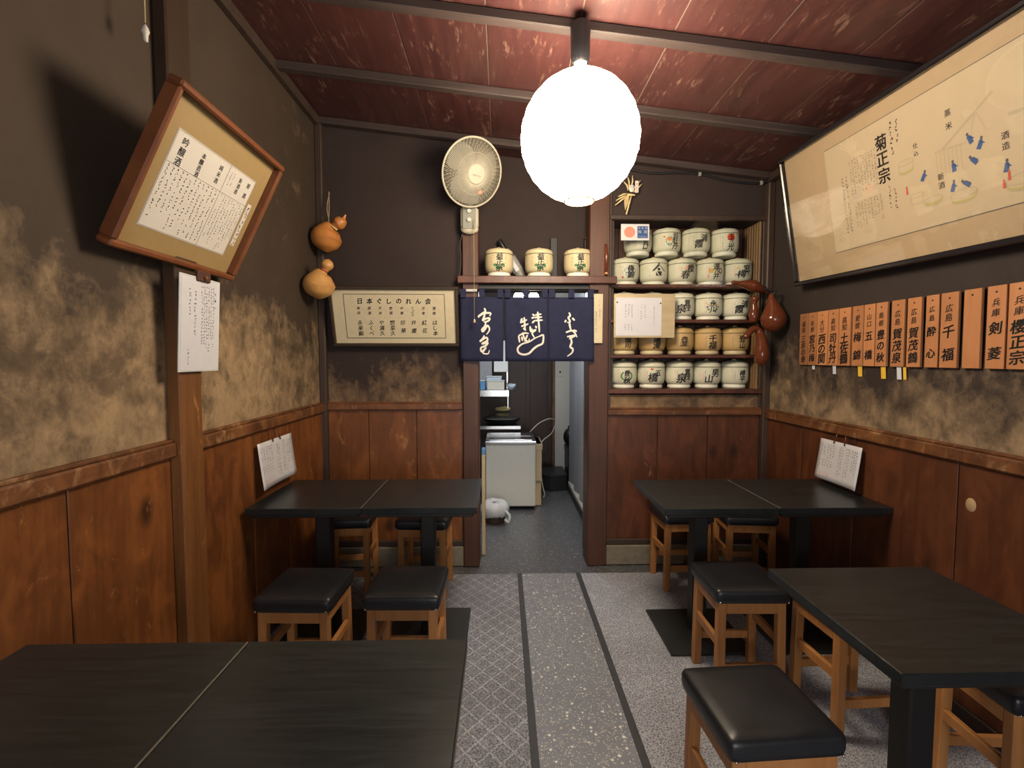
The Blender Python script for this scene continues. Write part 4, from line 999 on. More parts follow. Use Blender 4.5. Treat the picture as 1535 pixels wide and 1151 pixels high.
for (x, z, a) in ((0.868, 0.330, -0.5), (1.060, 0.395, 0.4), (1.094, 0.365, -0.4), (0.993, 0.322, 0.1), (1.067, 0.318, 0.7), (0.984, 0.252, -0.3), (1.034, 0.248, 0.9), (1.172, 0.258, -0.2), (1.40, 0.36, 0.2)):
    c_, s_ = math.cos(a), math.sin(a); X = px0 + x
    fg.flat([[(X + u * c_ - v * s_, z + u * s_ + v * c_) for u, v in ((-0.008, -0.018), (0.008, -0.018), (0.010, 0.006), (0.003, 0.015), (-0.006, 0.013))]], yk - 0.0001)
    fg.flat(ribbon2d([(X, z + 0.008), (X + 0.016, z - 0.002)], 0.006), yk - 0.0001)
    hdm.flat([disc2d(X - 0.017 * s_, z + 0.020 * c_, 0.005, 0.006, 10)], yk - 0.0001)
fg.obj('blue_figures', 'ink_blue', pr)['kind'] = 'stuff'; hdm.obj('figure_heads', 'ink_grey', pr)['kind'] = 'stuff'
rf = MB()
for x, z, a, l in ((0.787, 0.300, 0.1, 0.034), (1.150, 0.205, 0.6, 0.036), (1.180, 0.228, -0.1, 0.034)):
    rf.flat(ribbon2d([(px0 + x - math.sin(-a) * l / 2, z - math.cos(a) * l / 2), (px0 + x + math.sin(a) * l / 2, z + math.cos(a) * l / 2)], 0.011), yk - 0.0003)
rf.obj('red_figures', 'ink_red', pr)['kind'] = 'stuff'
MB().box(-PW / 2 + 0.022, PW / 2 - 0.022, -0.030, -0.0275, 0.022, PH - 0.022).obj('glass_pane', 'glass', bp)

# ================================================================== NOTICES, MENUS, TAGS
nt = thing('laminated_notice', 'white laminated notice clipped to the left wall post', 'notice', (XL + 0.062, 1.792, 1.352), 90, 3)
MB().box(-0.117, 0.117, -0.004, -0.001, 0, 0.345).obj('laminate', 'laminate', nt)
MB().box(-0.108, 0.113, -0.0052, -0.0041, 0.006, 0.338).obj('sheet', 'paper_cool', nt)
tx = MB(); put_glyphs(MB(), column('お願い', 0.086, 0.300, 0.011, 0.026, bold=1), -0.0058).obj('heading', 'ink', nt)
marks(tx, rng, 0.0, 0.082, 0.06, 0.318, 6, 0.0105, -0.0058, 0.92, 0.35, w=0.22); marks(tx, rng, -0.045, -0.02, 0.135, 0.295, 1, 0.0125, -0.0058, 0.92, 0.0, w=0.22)
marks(tx, rng, -0.075, -0.05, 0.20, 0.300, 1, 0.0115, -0.0058, 0.9, 0.0, w=0.22); marks(tx, rng, -0.08, -0.055, 0.035, 0.085, 1, 0.011, -0.0058, 1.0, 0.0, w=0.22); tx.obj('lettering', 'ink', nt)
MB().box(-0.03, 0.045, -0.014, 0.004, 0.330, 0.368, 0.004).obj('wooden_clip', 'post_wood', nt)
MB().ball((0.008, -0.018, 0.345), 0.008, 12, 8).obj('pin', 'frame_red', nt, True)
def menu_card(label, loc, rotz, tilt, W, H, bend):
    t = thing('menu_card', label, 'menu', loc, rotz, tilt)
    nx, nz = 12, 8; vs = []; fs = []
    def cy(x, z): return -0.002 - bend * ((x / (W / 2)) ** 2 - 0.2) * (1 - z / H) + 0.003 * math.sin(z * 9)
    for sd in (0, 1):
        for j in range(nz + 1):
            for i in range(nx + 1):
                x = -W / 2 + W * i / nx; z = H * j / nz; vs.append((x, cy(x, z) + sd * 0.0015, z))
    Wn = nx + 1; off = (nz + 1) * Wn
    for j in range(nz):
        for i in range(nx):
            q = j * Wn + i; fs += [(q, q + 1, q + Wn + 1, q + Wn), (off + q, off + q + Wn, off + q + Wn + 1, off + q + 1)]
    rim = list(range(Wn)) + [j * Wn + nx for j in range(1, nz + 1)] + [nz * Wn + i for i in range(nx - 1, -1, -1)] + [j * Wn for j in range(nz - 1, 0, -1)]
    for p, q in zip(rim, rim[1:] + rim[:1]): fs.append((p, q, q + off, p + off))
    MB().add(vs, fs).obj('card', 'paper_cool', t, True)
    tx = MB(); tr = MB()
    for (a, b_, c, d, n, m) in ((-0.46, -0.32, 0.62, 0.9, 2, tx), (-0.45, -0.12, 0.32, 0.5, 5, tx), (-0.3, -0.1, 0.56, 0.9, 3, tx), (0.0, 0.1, 0.12, 0.9, 2, tx), (0.16, 0.26, 0.08, 0.9, 2, tx), (0.3, 0.44, 0.3, 0.88, 3, tx), (-0.45, -0.15, 0.10, 0.18, 6, tr)):
        marks(m, rng, a * W, b_ * W, c * H, d * H, n, 0.012, 0, 0.95, 0.2, w=0.22)
    for m, nm, mt in ((tx, 'lettering', 'ink_grey'), (tr, 'red_lettering', 'ink_pink')):
        m.v = [(x, cy(x, z) - 0.0009, z) for x, y, z in m.v]; m.obj(nm, mt, t)
    for x in (-0.03, 0.03): MB().tube([(x, 0.004, H + 0.055), (x * 1.3, -0.006, H - 0.012)], 0.003, 6).obj('hook_wire', 'gourd_red', t, True)
    MB().tube([(-0.03, 0.004, H + 0.055), (0, 0.006, H + 0.072), (0.03, 0.004, H + 0.055)], 0.0035, 6).obj('hook_bow', 'gourd_red', t, True)
    return t
menu_card('white menu card hanging from the left rail over the paired tables', (XL + 0.050, 2.435, 0.768), 90, -4, 0.36, 0.225, 0.012)
menu_card('white menu card hanging from the right rail over the paired tables', (XR - 0.058, 2.405, 0.750), -90, -6, 0.30, 0.215, 0.006)

TAGS = [(1197.8, 1210, '福岡', '三井の寿', .82), (1210.6, 1223, '佐賀', '窓乃梅', .9), (1223.6, 1239.3, '大分', '西の関', 1.1), (1240, 1255.6, '高知', '司牡丹', 1), (1256.2, 1273.4, '高知', '土佐鶴', 1), (1276, 1292.6, '愛媛', '梅錦', .95),
        (1293.2, 1310, '山口', '五橋', 1), (1310.8, 1328, '島根', '豊の秋', 1.02), (1334, 1354, '広島', '賀茂泉', .95), (1357.6, 1379, '広島', '賀茂鶴', 1), (1385, 1405, '広島', '酔心', 1), (1407, 1434, '広島', '千福', 1), (1441, 1468, '', '', 1), (1475.5, 1505, '兵庫', '剣菱', 1), (1507.5, 1542, '兵庫', '櫻正宗', 1)]
def y_on_right(px):   # distance along the right wall, from the photograph's perspective
    return 1.775 / math.tan(math.atan((px - 767.5) / 712.0) + R(1.247)) if px > 767 else 3
tl = ['reddish wooden drink tag next to the corner gourds, darkest of the row', 'reddish wooden drink tag, second from the corner gourds, white slip beneath', 'palest wooden drink tag of the row, third from the corner gourds', 'orange wooden drink tag with a white slip, right of the palest tag', 'orange wooden drink tag, fifth from the corner gourds', 'orange wooden drink tag with a yellow slip, sixth from the corner gourds',
      'orange wooden drink tag between the two tags with yellow slips', 'orange wooden drink tag with a yellow slip, eighth from the corner gourds', 'orange wooden drink tag with a white and a yellow slip', 'wooden drink tag right of the one with two slips', 'wooden drink tag two places before the blank tag', 'wide wooden drink tag directly left of the blank tag', 'blank orange wooden tag without lettering', 'wide wooden drink tag directly right of the blank tag', 'wooden drink tag second past the blank tag']
for i, (pa, pb, pref, nm, tone) in enumerate(TAGS):
    ya, yb = y_on_right(pa), y_on_right(pb); wd = ya - yb - 0.003; yc = (ya + yb) / 2; Hh = 0.298
    t = thing('wooden_tag', tl[i], 'sign', (XR - 0.003, yc, 1.362), -90, 0.6, group='wooden drink tags on the right wall')
    bo = MB().box(-wd / 2, wd / 2, -0.014, -0.001, 0, Hh, 0.0012).obj('board', 'tag_wood', t)
    if tone != 1:
        key = 'tag_wood_%d' % round(tone * 100)
        if key not in MATS: wood(key, tuple(min(1, c * tone ** 2) for c in (0.47, 0.195, 0.075)), tuple(min(1, c * tone ** 2) for c in (0.56, 0.25, 0.105)), grain=(30, 6, 1.5), rough=0.5, knots=False)
        bo.data.materials[0] = mat(key)
    MB().ball((0, -0.0145, Hh - 0.022), 0.0035, 8, 6).obj('nail', 'iron_black', t, True)
    if nm:
        gw = min(wd * 0.74, 0.066)
        for g in column(pref, 0.0, Hh - 0.045, gw * 0.62, 0.036, 1, 0.08, 0.12): put_glyphs(MB(), [g], -0.0148).obj('character', 'ink', t)
        zs = 0.165; n = len(nm); st_ = 0.16 / n if n > 2 else 0.09
        for g in column(nm, 0, Hh - 0.125 if n > 2 else Hh - 0.128, gw * (1.0 if n < 4 else 0.8), st_, 2, 0.08, 0.12): put_glyphs(MB(), [g], -0.0148).obj('character', 'ink', t)
def slip(y, z, w_, h, m, lab, tl=0):
    t = thing('paper_slip', lab, 'note', (XR - 0.004, y, z), -90, 4)
    MB().box(-w_ / 2, w_ / 2, -0.002, -0.0008, 0, h).obj('slip', m, t); MB().box(-w_ / 2, w_ / 2, -0.0026, -0.0021, h * 0.86, h).obj('fold', m, t)
slip(y_on_right(1217), 1.337, 0.022, 0.024, 'sticky_white', 'short white slip under the second tag from the gourds')
slip(y_on_right(1248.5), 1.316, 0.024, 0.045, 'sticky_white', 'longer white slip under a tag beside the palest tag')
slip(y_on_right(1287), 1.310, 0.027, 0.051, 'sticky_yellow', 'yellow slip under the sixth tag from the gourds')
slip(y_on_right(1322), 1.305, 0.027, 0.056, 'sticky_yellow', 'yellow slip under the eighth tag from the gourds')
slip(y_on_right(1345.5), 1.305, 0.024, 0.056, 'sticky_white', 'white slip beside a yellow one under the same tag')
slip(y_on_right(1354), 1.305, 0.016, 0.056, 'sticky_yellow', 'narrow yellow slip beside a white one under the same tag')
# pinned price notice in front of the shelves
pn = thing('pinned_notice', 'pale board with a pinned white price notice before the barrel shelves', 'notice', (0.940, D - 0.038, 1.535), 0, 0)
MB().box(-0.202, 0.202, -0.008, 0.0, 0, 0.288, 0.002).obj('backing_board', 'pale_board', pn)
MB().box(-0.19, 0.112, -0.0095, -0.0082, 0.014, 0.262).obj('sheet', 'paper_cool', pn)
tx = MB(); marks(tx, rng, -0.135, -0.075, 0.128, 0.218, 3, 0.0112, -0.0098, 1, 0.3, w=0.22); marks(tx, rng, -0.138, -0.075, 0.055, 0.092, 3, 0.010, -0.0098, 1, 0.0, w=0.22)
marks(tx, rng, -0.035, 0.015, 0.09, 0.215, 2, 0.0095, -0.0098, 0.9, 0.4, w=0.22); marks(tx, rng, 0.055, 0.072, 0.085, 0.21, 1, 0.010, -0.0098, 1, 0.0, w=0.22); tx.obj('lettering', 'ink', pn)
for x, z in ((-0.182, 0.232), (0.104, 0.226)): MB().ball((x, -0.011, z), 0.005, 10, 8).obj('pin', 'iron_black', pn, True)
sg = thing('disc_sign', 'small grey sign with a red disc and a blue lettered square', 'sign', (0.870, D - 0.046, 2.166), 0, -3)
MB().box(-0.093, 0.093, -0.006, 0.0, 0, 0.107, 0.002).obj('plate', 'sign_grey', sg)
MB().flat([disc2d(-0.037, 0.053, 0.036, n=32)], -0.0064).obj('red_disc', 'ink_pink', sg)
bs = MB().flat([[(0.014, 0.014), (0.082, 0.014), (0.082, 0.092), (0.014, 0.092)]], -0.0064).obj('blue_square', 'sign_blue', sg)
put_glyphs(MB(), [('日', 0.026, 0.080, 0.016), ('本', 0.048, 0.080, 0.016), ('食', 0.070, 0.080, 0.016), ('料', 0.030, 0.055, 0.022), ('理', 0.066, 0.055, 0.022)], -0.0068).obj('white_lettering', 'sign_grey', bs)
tx = MB(); marks(tx, rng, 0.018, 0.078, 0.02, 0.03, 7, 0.008, -0.0068, 1, 0, w=0.2); tx.obj('small_lettering', 'sign_grey', bs)
# paper strips on the right door post
ps = thing('paper_strip', 'long cream paper strip hung at the right door post', 'notice', (0.628, D - 0.050, 1.500), 0, 0)
vs = []; fs = []
for j in range(9):
    z = 0.32 * j / 8
    for i, x in enumerate((-0.031, 0.0, 0.031)):
        for sd in (0, 1): vs.append((x + 0.004 * j / 8, -0.003 - 0.012 * (1 - j / 8) ** 2 - (0.002 if i == 1 else 0) + sd * 0.0012, z))
for j in range(8):
    for i in range(2):
        a = j * 6 + i * 2; fs += [(a, a + 2, a + 8, a + 6), (a + 1, a + 7, a + 9, a + 3)]
MB().add(vs, fs).obj('strip', 'paper_cream', ps, True)
tx = MB(); marks(tx, rng, 0.002, 0.026, 0.15, 0.28, 1, 0.012, -0.009, 0.8, 0); marks(tx, rng, -0.022, 0.0, 0.06, 0.21, 1, 0.011, -0.0125, 0.8, 0); tx.obj('lettering', 'ink_grey', ps)
p2 = thing('paper_strip', 'short cream paper strip behind the long one by the curtain', 'notice', (0.583, D - 0.048, 1.675), 0, 0)
MB().box(-0.012, 0.012, -0.0015, 0, 0, 0.145).obj('strip', 'paper_cream', p2); MB().box(-0.012, 0.012, -0.002, -0.0016, 0.135, 0.145).obj('tape', 'laminate', p2)

# ================================================================== GOURDS, ORNAMENT, CORDS
def gourd(path, radii, name, label, m, group, loc, parts=()):
    t = thing(name, label, 'gourd', loc, group=group)
    pts = catmull(path, 6); rs = [v.x for v in catmull([(r, 0, 0) for r in radii], 6)]
    MB().tube(pts, [max(0.001, r) for r in rs], 20).obj('gourd_body', m, t, True)
    for nm, pth, r, mm in parts: MB().tube(catmull(pth, 5), r, 8).obj(nm, mm, t, True)
    return t
GL = 'dried gourds hanging in the left corner'
gourd([(-0.012, 0, -0.094), (-0.010, 0, -0.085), (-0.006, 0, -0.055), (0.0, 0, 0.0), (0.028, -0.01, 0.048), (0.046, -0.014, 0.060), (0.062, -0.018, 0.068), (0.084, -0.02, 0.080), (0.108, -0.026, 0.098), (0.116, -0.028, 0.108), (0.124, -0.03, 0.122), (0.128, -0.03, 0.130)],
      [0.0, 0.028, 0.074, 0.094, 0.060, 0.026, 0.027, 0.040, 0.030, 0.012, 0.007, 0.006], 'bottle_gourd', 'orange-brown bottle gourd on twine, upper of two in the left corner', 'gourd_orange', GL, (-1.090, 3.035, 2.155),
      [('waist_cord', [(0.020, -0.03, 0.078), (0.05, -0.045, 0.055), (0.076, -0.03, 0.036)], 0.004, 'straw'), ('twine', [(0.0, 0.03, 0.09), (0.0, 0.05, 0.20), (-0.004, 0.06, 0.30)], 0.0028, 'twine'), ('twine', [(0.012, 0.03, 0.08), (-0.014, 0.05, 0.19), (0.0, 0.06, 0.29)], 0.0028, 'twine')])
gourd([(0.0, 0, -0.092), (0.0, 0, -0.084), (0.0, 0, -0.055), (0.0, 0, 0.0), (0.020, -0.01, 0.055), (0.032, -0.012, 0.072), (0.042, -0.014, 0.084), (0.054, -0.016, 0.106), (0.062, -0.018, 0.130), (0.066, -0.02, 0.142)],
      [0.0, 0.026, 0.072, 0.092, 0.054, 0.022, 0.022, 0.036, 0.026, 0.002], 'bottle_gourd', 'pale tan bottle gourd, lower of two, touching the calligraphy panel corner', 'gourd_tan', GL, (-1.090, 2.895, 1.845),
      [('waist_cord', [(0.014, -0.022, 0.085), (0.036, -0.036, 0.078), (0.056, -0.022, 0.066)], 0.004, 'cord_red'), ('hanging_strap', [(0.0, 0.06, 0.05), (-0.004, 0.10, 0.09), (-0.002, 0.14, 0.145)], 0.008, 'frame_dark')])
GR = 'lacquered gourds hanging in the right corner'
gourd([(-0.215, -0.02, 0.030), (-0.205, -0.02, 0.028), (-0.165, -0.015, 0.022), (-0.12, -0.01, 0.018), (-0.07, -0.005, 0.010), (-0.02, 0, -0.008), (0.015, 0.004, -0.022), (0.03, 0.005, -0.03)],
      [0.006, 0.013, 0.015, 0.026, 0.037, 0.028, 0.012, 0.008], 'lacquered_gourd', 'red-brown gourd with its neck pointing sideways, topmost of the right corner bunch', 'gourd_red', GR, (1.672, 3.03, 1.852),
      [('tie_cord', [(0.0, -0.02, -0.01), (0.02, -0.025, -0.02), (0.035, -0.01, -0.03), (0.04, 0.05, 0.01)], 0.005, 'cable_black')])
gourd([(0.0, 0, -0.105), (0.0, 0, -0.096), (0.0, 0, -0.062), (0.0, 0, -0.015), (-0.006, 0, 0.04), (-0.014, 0, 0.085), (-0.018, 0, 0.115), (-0.012, 0, 0.135)],
      [0.0, 0.032, 0.066, 0.075, 0.052, 0.030, 0.018, 0.012], 'lacquered_gourd', 'large drop-shaped red-brown gourd in the right corner bunch', 'gourd_red', GR, (1.702, 2.955, 1.668),
      [('tie_cord', [(-0.014, -0.012, 0.13), (-0.002, -0.016, 0.142), (0.006, 0.0, 0.150), (0.0, 0.05, 0.162)], 0.007, 'cable_black')])
gourd([(0.0, 0, -0.03), (0.002, 0, 0.01), (0.004, 0, 0.05), (0.0, 0, 0.09), (0.004, 0, 0.12), (0.006, 0, 0.135)], [0.022, 0.030, 0.024, 0.018, 0.026, 0.012], 'lacquered_gourd', 'small red-brown gourd half hidden behind the large drop-shaped one', 'gourd_red', GR, (1.630, 3.06, 1.665))
gourd([(-0.118, -0.01, 0.070), (-0.112, -0.01, 0.078), (-0.09, -0.01, 0.105), (-0.06, -0.006, 0.130), (-0.028, 0, 0.125), (-0.008, 0, 0.085), (0.0, 0, 0.03), (0.002, 0, -0.03), (0.0, 0, -0.075), (-0.002, 0, -0.100), (-0.002, 0, -0.108)],
      [0.004, 0.017, 0.019, 0.019, 0.022, 0.030, 0.039, 0.046, 0.036, 0.014, 0.0], 'lacquered_gourd', 'long crook-necked red-brown gourd, lowest of the right corner bunch', 'gourd_red', GR, (1.655, 3.00, 1.455))
# straw ornament
so = thing('straw_charm', 'New Year straw charm with a paper face and slip above the shelves', 'ornament', (0.83, D - 0.02, 2.47))
for k, (dx, dz, dx2, dz2) in enumerate(((-0.005, 0.02, -0.035, 0.075), (0.0, 0.03, -0.012, 0.11), (0.012, 0.03, 0.022, 0.115), (0.02, 0.02, 0.075, 0.085), (0.03, 0.01, 0.085, 0.062), (-0.01, -0.01, -0.085, -0.045), (-0.01, -0.015, -0.09, -0.075), (-0.012, 0.0, -0.07, -0.02))):
    MB().tube([(dx, -0.012, dz), ((dx + dx2) / 2 + 0.004, -0.02, (dz + dz2) / 2 + 0.004), (dx2, -0.014, dz2)], [0.004, 0.0055, 0.003], 6).obj('straw_stem', 'straw', so, True)
for k in range(5): MB().tube(catmull([(-0.012 + 0.003 * k, -0.012, -0.005), (-0.03 + 0.006 * k, -0.018, -0.05), (-0.022 + 0.004 * k, -0.014, -0.105 + 0.01 * k)], 4), 0.0025, 5).obj('straw_tassel', 'straw', so, True)
MB().tube([(0.012, -0.022, -0.02), (-0.018, -0.022, -0.135)], 0.0055, 6).obj('bamboo_stick', 'straw', so, True)
MB().tube([(-0.012, -0.02, -0.008), (0.038, -0.02, -0.012)], 0.007, 6).obj('straw_band', 'straw', so, True)
fc = MB().ball((0.014, -0.026, 0.030), (0.019, 0.010, 0.025), 16, 12).obj('paper_face', 'paper_white', so, True)
MB().flat([disc2d(0.008, 0.034, 0.0028, n=8), disc2d(0.020, 0.034, 0.0028, n=8)], -0.0368).obj('eyes', 'ink', fc); MB().flat([disc2d(0.014, 0.022, 0.003, 0.002, n=8)], -0.0368).obj('mouth', 'ink_red', fc)
sl_ = MB().box(0.034, 0.056, -0.034, -0.0325, 0.0, 0.075).obj('paper_slip', 'paper_white', so)
tx = MB(); marks(tx, rng, 0.036, 0.054, 0.008, 0.066, 1, 0.015, -0.0346, 1, 0); tx.obj('slip_lettering', 'ink_red', sl_)
# pull string of a ceiling light at left
pc = thing('pull_string', 'thin light-pull string with a clear plastic grip near the left wall', 'cord', (-1.10, 1.55, 2.38))
MB().tube([(0, 0, 0.055), (0.002, 0, ceil_z(-1.1) - 2.382)], 0.0022, 6).obj('string', 'twine', pc, True)
MB().lathe([(0.002, 0.05), (0.008, 0.04), (0.011, 0.028), (0.007, 0.018), (0.006, 0.0), (0, -0.002)], 12).obj('grip', 'plastic_white', pc, True)
# surface cable along the ceiling, back right
cb = thing('wall_cable', 'dark cable drooping along the top of the back wall above the shelves', 'cable', (0, D - 0.012, 0))
MB().tube(catmull([(0.72, 0, 2.665), (0.95, 0, 2.612), (1.15, 0, 2.612), (1.30, 0, 2.606), (1.48, 0, 2.565), (1.68, 0, 2.548), (1.74, -0.01, 2.56)], 6), 0.007, 6).obj('cable', 'cable_black', cb, True)
for x, z in ((1.30, 2.606), (1.71, 2.552)): MB().box(x - 0.009, x + 0.009, -0.012, 0.006, z - 0.014, z + 0.014, 0.003).obj('clip', 'plastic_grey', cb)

# ================================================================== KITCHEN BEHIND THE CURTAIN
KZ = 2.45
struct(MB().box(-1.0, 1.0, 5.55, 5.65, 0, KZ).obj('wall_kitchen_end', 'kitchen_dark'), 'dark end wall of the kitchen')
struct(MB().box(-0.75, -0.65, D + 0.27, 5.55, 0, KZ).obj('wall_kitchen_left', 'kitchen_wall_white'), 'left wall of the kitchen')
struct(MB().box(0.86, 0.96, D + 0.27, 5.55, 0, KZ).obj('wall_kitchen_right', 'kitchen_wall_white'), 'right wall of the kitchen')
struct(MB().box(-0.75, 0.96, D + 0.27, 5.65, KZ, KZ + 0.06).obj('ceiling_kitchen', 'kitchen_wall_white'), 'kitchen ceiling')
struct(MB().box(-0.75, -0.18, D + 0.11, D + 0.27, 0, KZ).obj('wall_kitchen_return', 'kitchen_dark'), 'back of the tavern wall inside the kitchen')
dr = MB().box(0.06, 0.585, 5.50, 5.545, 0.18, 2.05, 0.003).obj('door_1', 'kitchen_door_wood'); struct(dr, 'dark brown wooden door at the end of the kitchen')
for x in (0.085, 0.33): MB().box(x, x + 0.20, 5.494, 5.50, 0.30, 1.92, 0.004).obj('door_panel', 'kitchen_door_wood', dr)
MB().box(0.587, 0.610, 5.48, 5.545, 0, 2.1, 0.002).obj('door_jamb', 'post_orange', dr)
ws = struct(MB().box(0.612, 0.858, 5.40, 5.545, 0, KZ).obj('wall_kitchen_pier', 'kitchen_wall_white'), 'white pier beside the kitchen door')
so_ = thing('wall_switch', 'white switch plate on the kitchen pier', 'switch', (0.665, 5.399, 1.245)); MB().box(-0.035, 0.035, -0.008, 0, -0.055, 0.055, 0.003).obj('plate', 'plastic_white', so_); MB().box(-0.008, 0.008, -0.012, -0.0085, -0.012, 0.012, 0.002).obj('rocker', 'ink', so_)
# folding grey screen along the right side
fd = thing('folding_screen', 'grey folding partition on a pale sill right of the kitchen passage', 'partition', (0.715, 3.42, 0))
for k in range(9):
    y0 = k * 0.17; a = Vector((0.0 if k % 2 else 0.035, y0, 0)); c = Vector((0.035 if k % 2 else 0.0, y0 + 0.168, 0))
    d_ = (c - a); ang = math.atan2(d_.y, d_.x)
    MB().box(0, d_.length, -0.006, 0.006, 0.10, 2.1, 0.002, Matrix.Translation(a) @ Matrix.Rotation(ang, 4, 'Z')).obj('panel', 'panel_grey', fd)
MB().box(-0.02, 0.06, -0.02, 1.56, 0.0, 0.062, 0.004).obj('sill', 'step_black', fd); MB().box(-0.012, 0.05, -0.015, 1.55, 0.063, 0.098, 0.003).obj('track', 'kitchen_wall_white', fd); MB().box(-0.01, 0.05, -0.01, 1.55, 2.101, 2.14, 0.003).obj('head_track', 'panel_grey', fd)
# chest freezer
fz = thing('chest_freezer', 'white chest freezer with steel sliding top in the kitchen passage', 'freezer', (0.082, 4.31, 0))
MB().box(-0.23, 0.23, 0, 0.50, 0.035, 0.615, 0.008).obj('cabinet', 'enamel', fz)
MB().box(-0.235, 0.235, -0.005, 0.505, 0.6155, 0.642, 0.006).obj('top_rim', 'steel', fz)
for y0 in (0.03, 0.25): MB().box(-0.2, 0.2, y0, y0 + 0.21, 0.6425, 0.650, 0.003).obj('sliding_lid', 'steel', fz)
for x in (-0.18, 0.18):
    for y in (0.06, 0.44): MB().lathe([(0, 0), (0.02, 0), (0.02, 0.034), (0, 0.034)], 12, Matrix.Translation((x, y, 0))).obj('foot', 'iron_black', fz)
bxx = thing('beige_crate', 'beige plastic crate standing behind the chest freezer', 'crate', (0.345, 4.60, 0))
MB().box(-0.026, 0.03, -0.20, 0.2, 0.25, 0.60, 0.004).obj('crate_wall', 'box_beige', bxx); MB().box(-0.027, 0.036, -0.205, 0.205, 0.545, 0.60, 0.003).obj('crate_rim', 'box_beige', bxx); MB().box(-0.026, 0.03, -0.15, 0.15, 0, 0.249, 0.004).obj('crate_base', 'box_beige', bxx)
# bin with carrier bag
bn = thing('waste_bin', 'small dark bin lined with a white plastic bag by the freezer', 'bin', (-0.060, 4.02, 0))
MB().lathe([(0, 0), (0.085, 0), (0.10, 0.10), (0.095, 0.10), (0, 0.012)], 20).obj('bin_tub', 'frame_dark', bn, True, angle=40)
rb = random.Random(3); vs = []; fs = []; nn = 28
prof = [(0.101, 0.06), (0.112, 0.075), (0.124, 0.105), (0.125, 0.135), (0.112, 0.160), (0.085, 0.176), (0.05, 0.182), (0.02, 0.165)]
for r_, z in prof:
    for k in range(nn):
        a = 2 * PI * k / nn; j = 1 + 0.10 * noise.noise(Vector((math.cos(a) * 3, math.sin(a) * 3, z * 40))); vs.append((r_ * j * math.cos(a), r_ * j * math.sin(a), z + 0.015 * noise.noise(Vector((math.cos(a) * 4, math.sin(a) * 4, z * 20 + 5)))))
for i in range(len(prof) - 1):
    for k in range(nn): l = (k + 1) % nn; fs.append((i * nn + k, i * nn + l, (i + 1) * nn + l, (i + 1) * nn + k))
MB().add(vs, fs).obj('bag', 'plastic_bag', bn, True)
MB().tube(catmull([(0.09, -0.09, 0.12), (0.125, -0.10, 0.08), (0.115, -0.10, 0.03), (0.085, -0.10, 0.05)], 5), [0.012] * 16, 8).obj('bag_handle', 'plastic_bag', bn, True)
# counter, pan, dish rack
ct = thing('kitchen_counter', 'dark counter behind the freezer with a stove pan on it', 'counter', (-0.12, 5.15, 0))
MB().box(-0.50, 0.32, -0.25, 0.35, 0.66, 0.70, 0.004).obj('counter_top', 'steel', ct); MB().box(-0.48, 0.30, -0.20, 0.33, 0.08, 0.659, 0.004).obj('cabinet', 'kitchen_dark', ct); MB().box(-0.48, 0.30, -0.16, 0.33, 0, 0.079).obj('plinth', 'iron_black', ct)
pa = thing('lidded_pan', 'wide black pan with a steel lid on the kitchen counter', 'pan', (0.0, 5.10, 0.7005))
MB().lathe([(0, 0), (0.15, 0), (0.20, 0.05), (0.205, 0.06), (0.19, 0.06), (0, 0.02)], 28).obj('pan_body', 'iron_black', pa, True, angle=40)
MB().lathe([(0.206, 0.061), (0.19, 0.075), (0.12, 0.10), (0.05, 0.125), (0, 0.13)], 28).obj('lid', 'steel', pa, True, angle=50)
tw = tag(MB().ball((0, 0, 0), (0.085, 0.07, 0.02), 16, 8).tube(catmull([(-0.07, 0, 0.005), (-0.02, -0.05, 0.018), (0.04, -0.02, 0.022), (0.075, 0.02, 0.005)], 5), 0.012, 8).obj('dish_cloth', 'cloth_yellow', None, True), 'folded yellowish cloth lying on the steel pan lid', 'cloth'); tw.location = (0.01, 5.10, 0.853)
wsf = thing('wall_shelf', 'steel kitchen shelf bracketed behind the curtain', 'shelf', (-0.10, 4.62, 1.060))
MB().box(-0.45, 0.17, -0.02, 0.30, 0.0, 0.028, 0.003).obj('shelf_plate', 'steel', wsf); MB().box(-0.45, 0.17, -0.021, -0.0205, -0.03, 0.03).obj('lip', 'steel', wsf)
for x in (-0.44, 0.155): MB().box(x, x + 0.012, 0.0, 0.29, -0.15, -0.001, 0.002).obj('bracket', 'steel', wsf)
MB().box(0.15, 0.165, 0.27, 0.29, 0.029, 0.50, 0.002).obj('upright', 'steel', wsf); MB().box(0.02, 0.165, 0.25, 0.30, 0.20, 0.52, 0.004).obj('side_panel', 'laminate', wsf); MB().box(-0.45, -0.0, 0.285, 0.30, 0.029, 0.5, 0.002).obj('back_panel', 'panel_grey', wsf)
def tray(label, x, y, z, w_, d_, h, m):
    t = thing('food_container', label, 'container', (x, y, z), rb.uniform(-6, 6))
    MB().box(-w_ / 2, w_ / 2, -d_ / 2, d_ / 2, 0, h, 0.006).obj('tub', m, t); MB().box(-w_ / 2 - 0.004, w_ / 2 + 0.004, -d_ / 2 - 0.004, d_ / 2 + 0.004, h + 0.0005, h + 0.010, 0.003).obj('lid', 'laminate', t)
ZS = 1.0885
tray('blue plastic container on the kitchen shelf', -0.185, 4.72, ZS, 0.05, 0.10, 0.085, 'blue_plastic'); tray('white flat container on the kitchen shelf', -0.06, 4.72, ZS, 0.17, 0.14, 0.085, 'plastic_white'); tray('pale grey container stacked on the white one', -0.075, 4.72, ZS + 0.0965, 0.15, 0.12, 0.03, 'dish_blue')
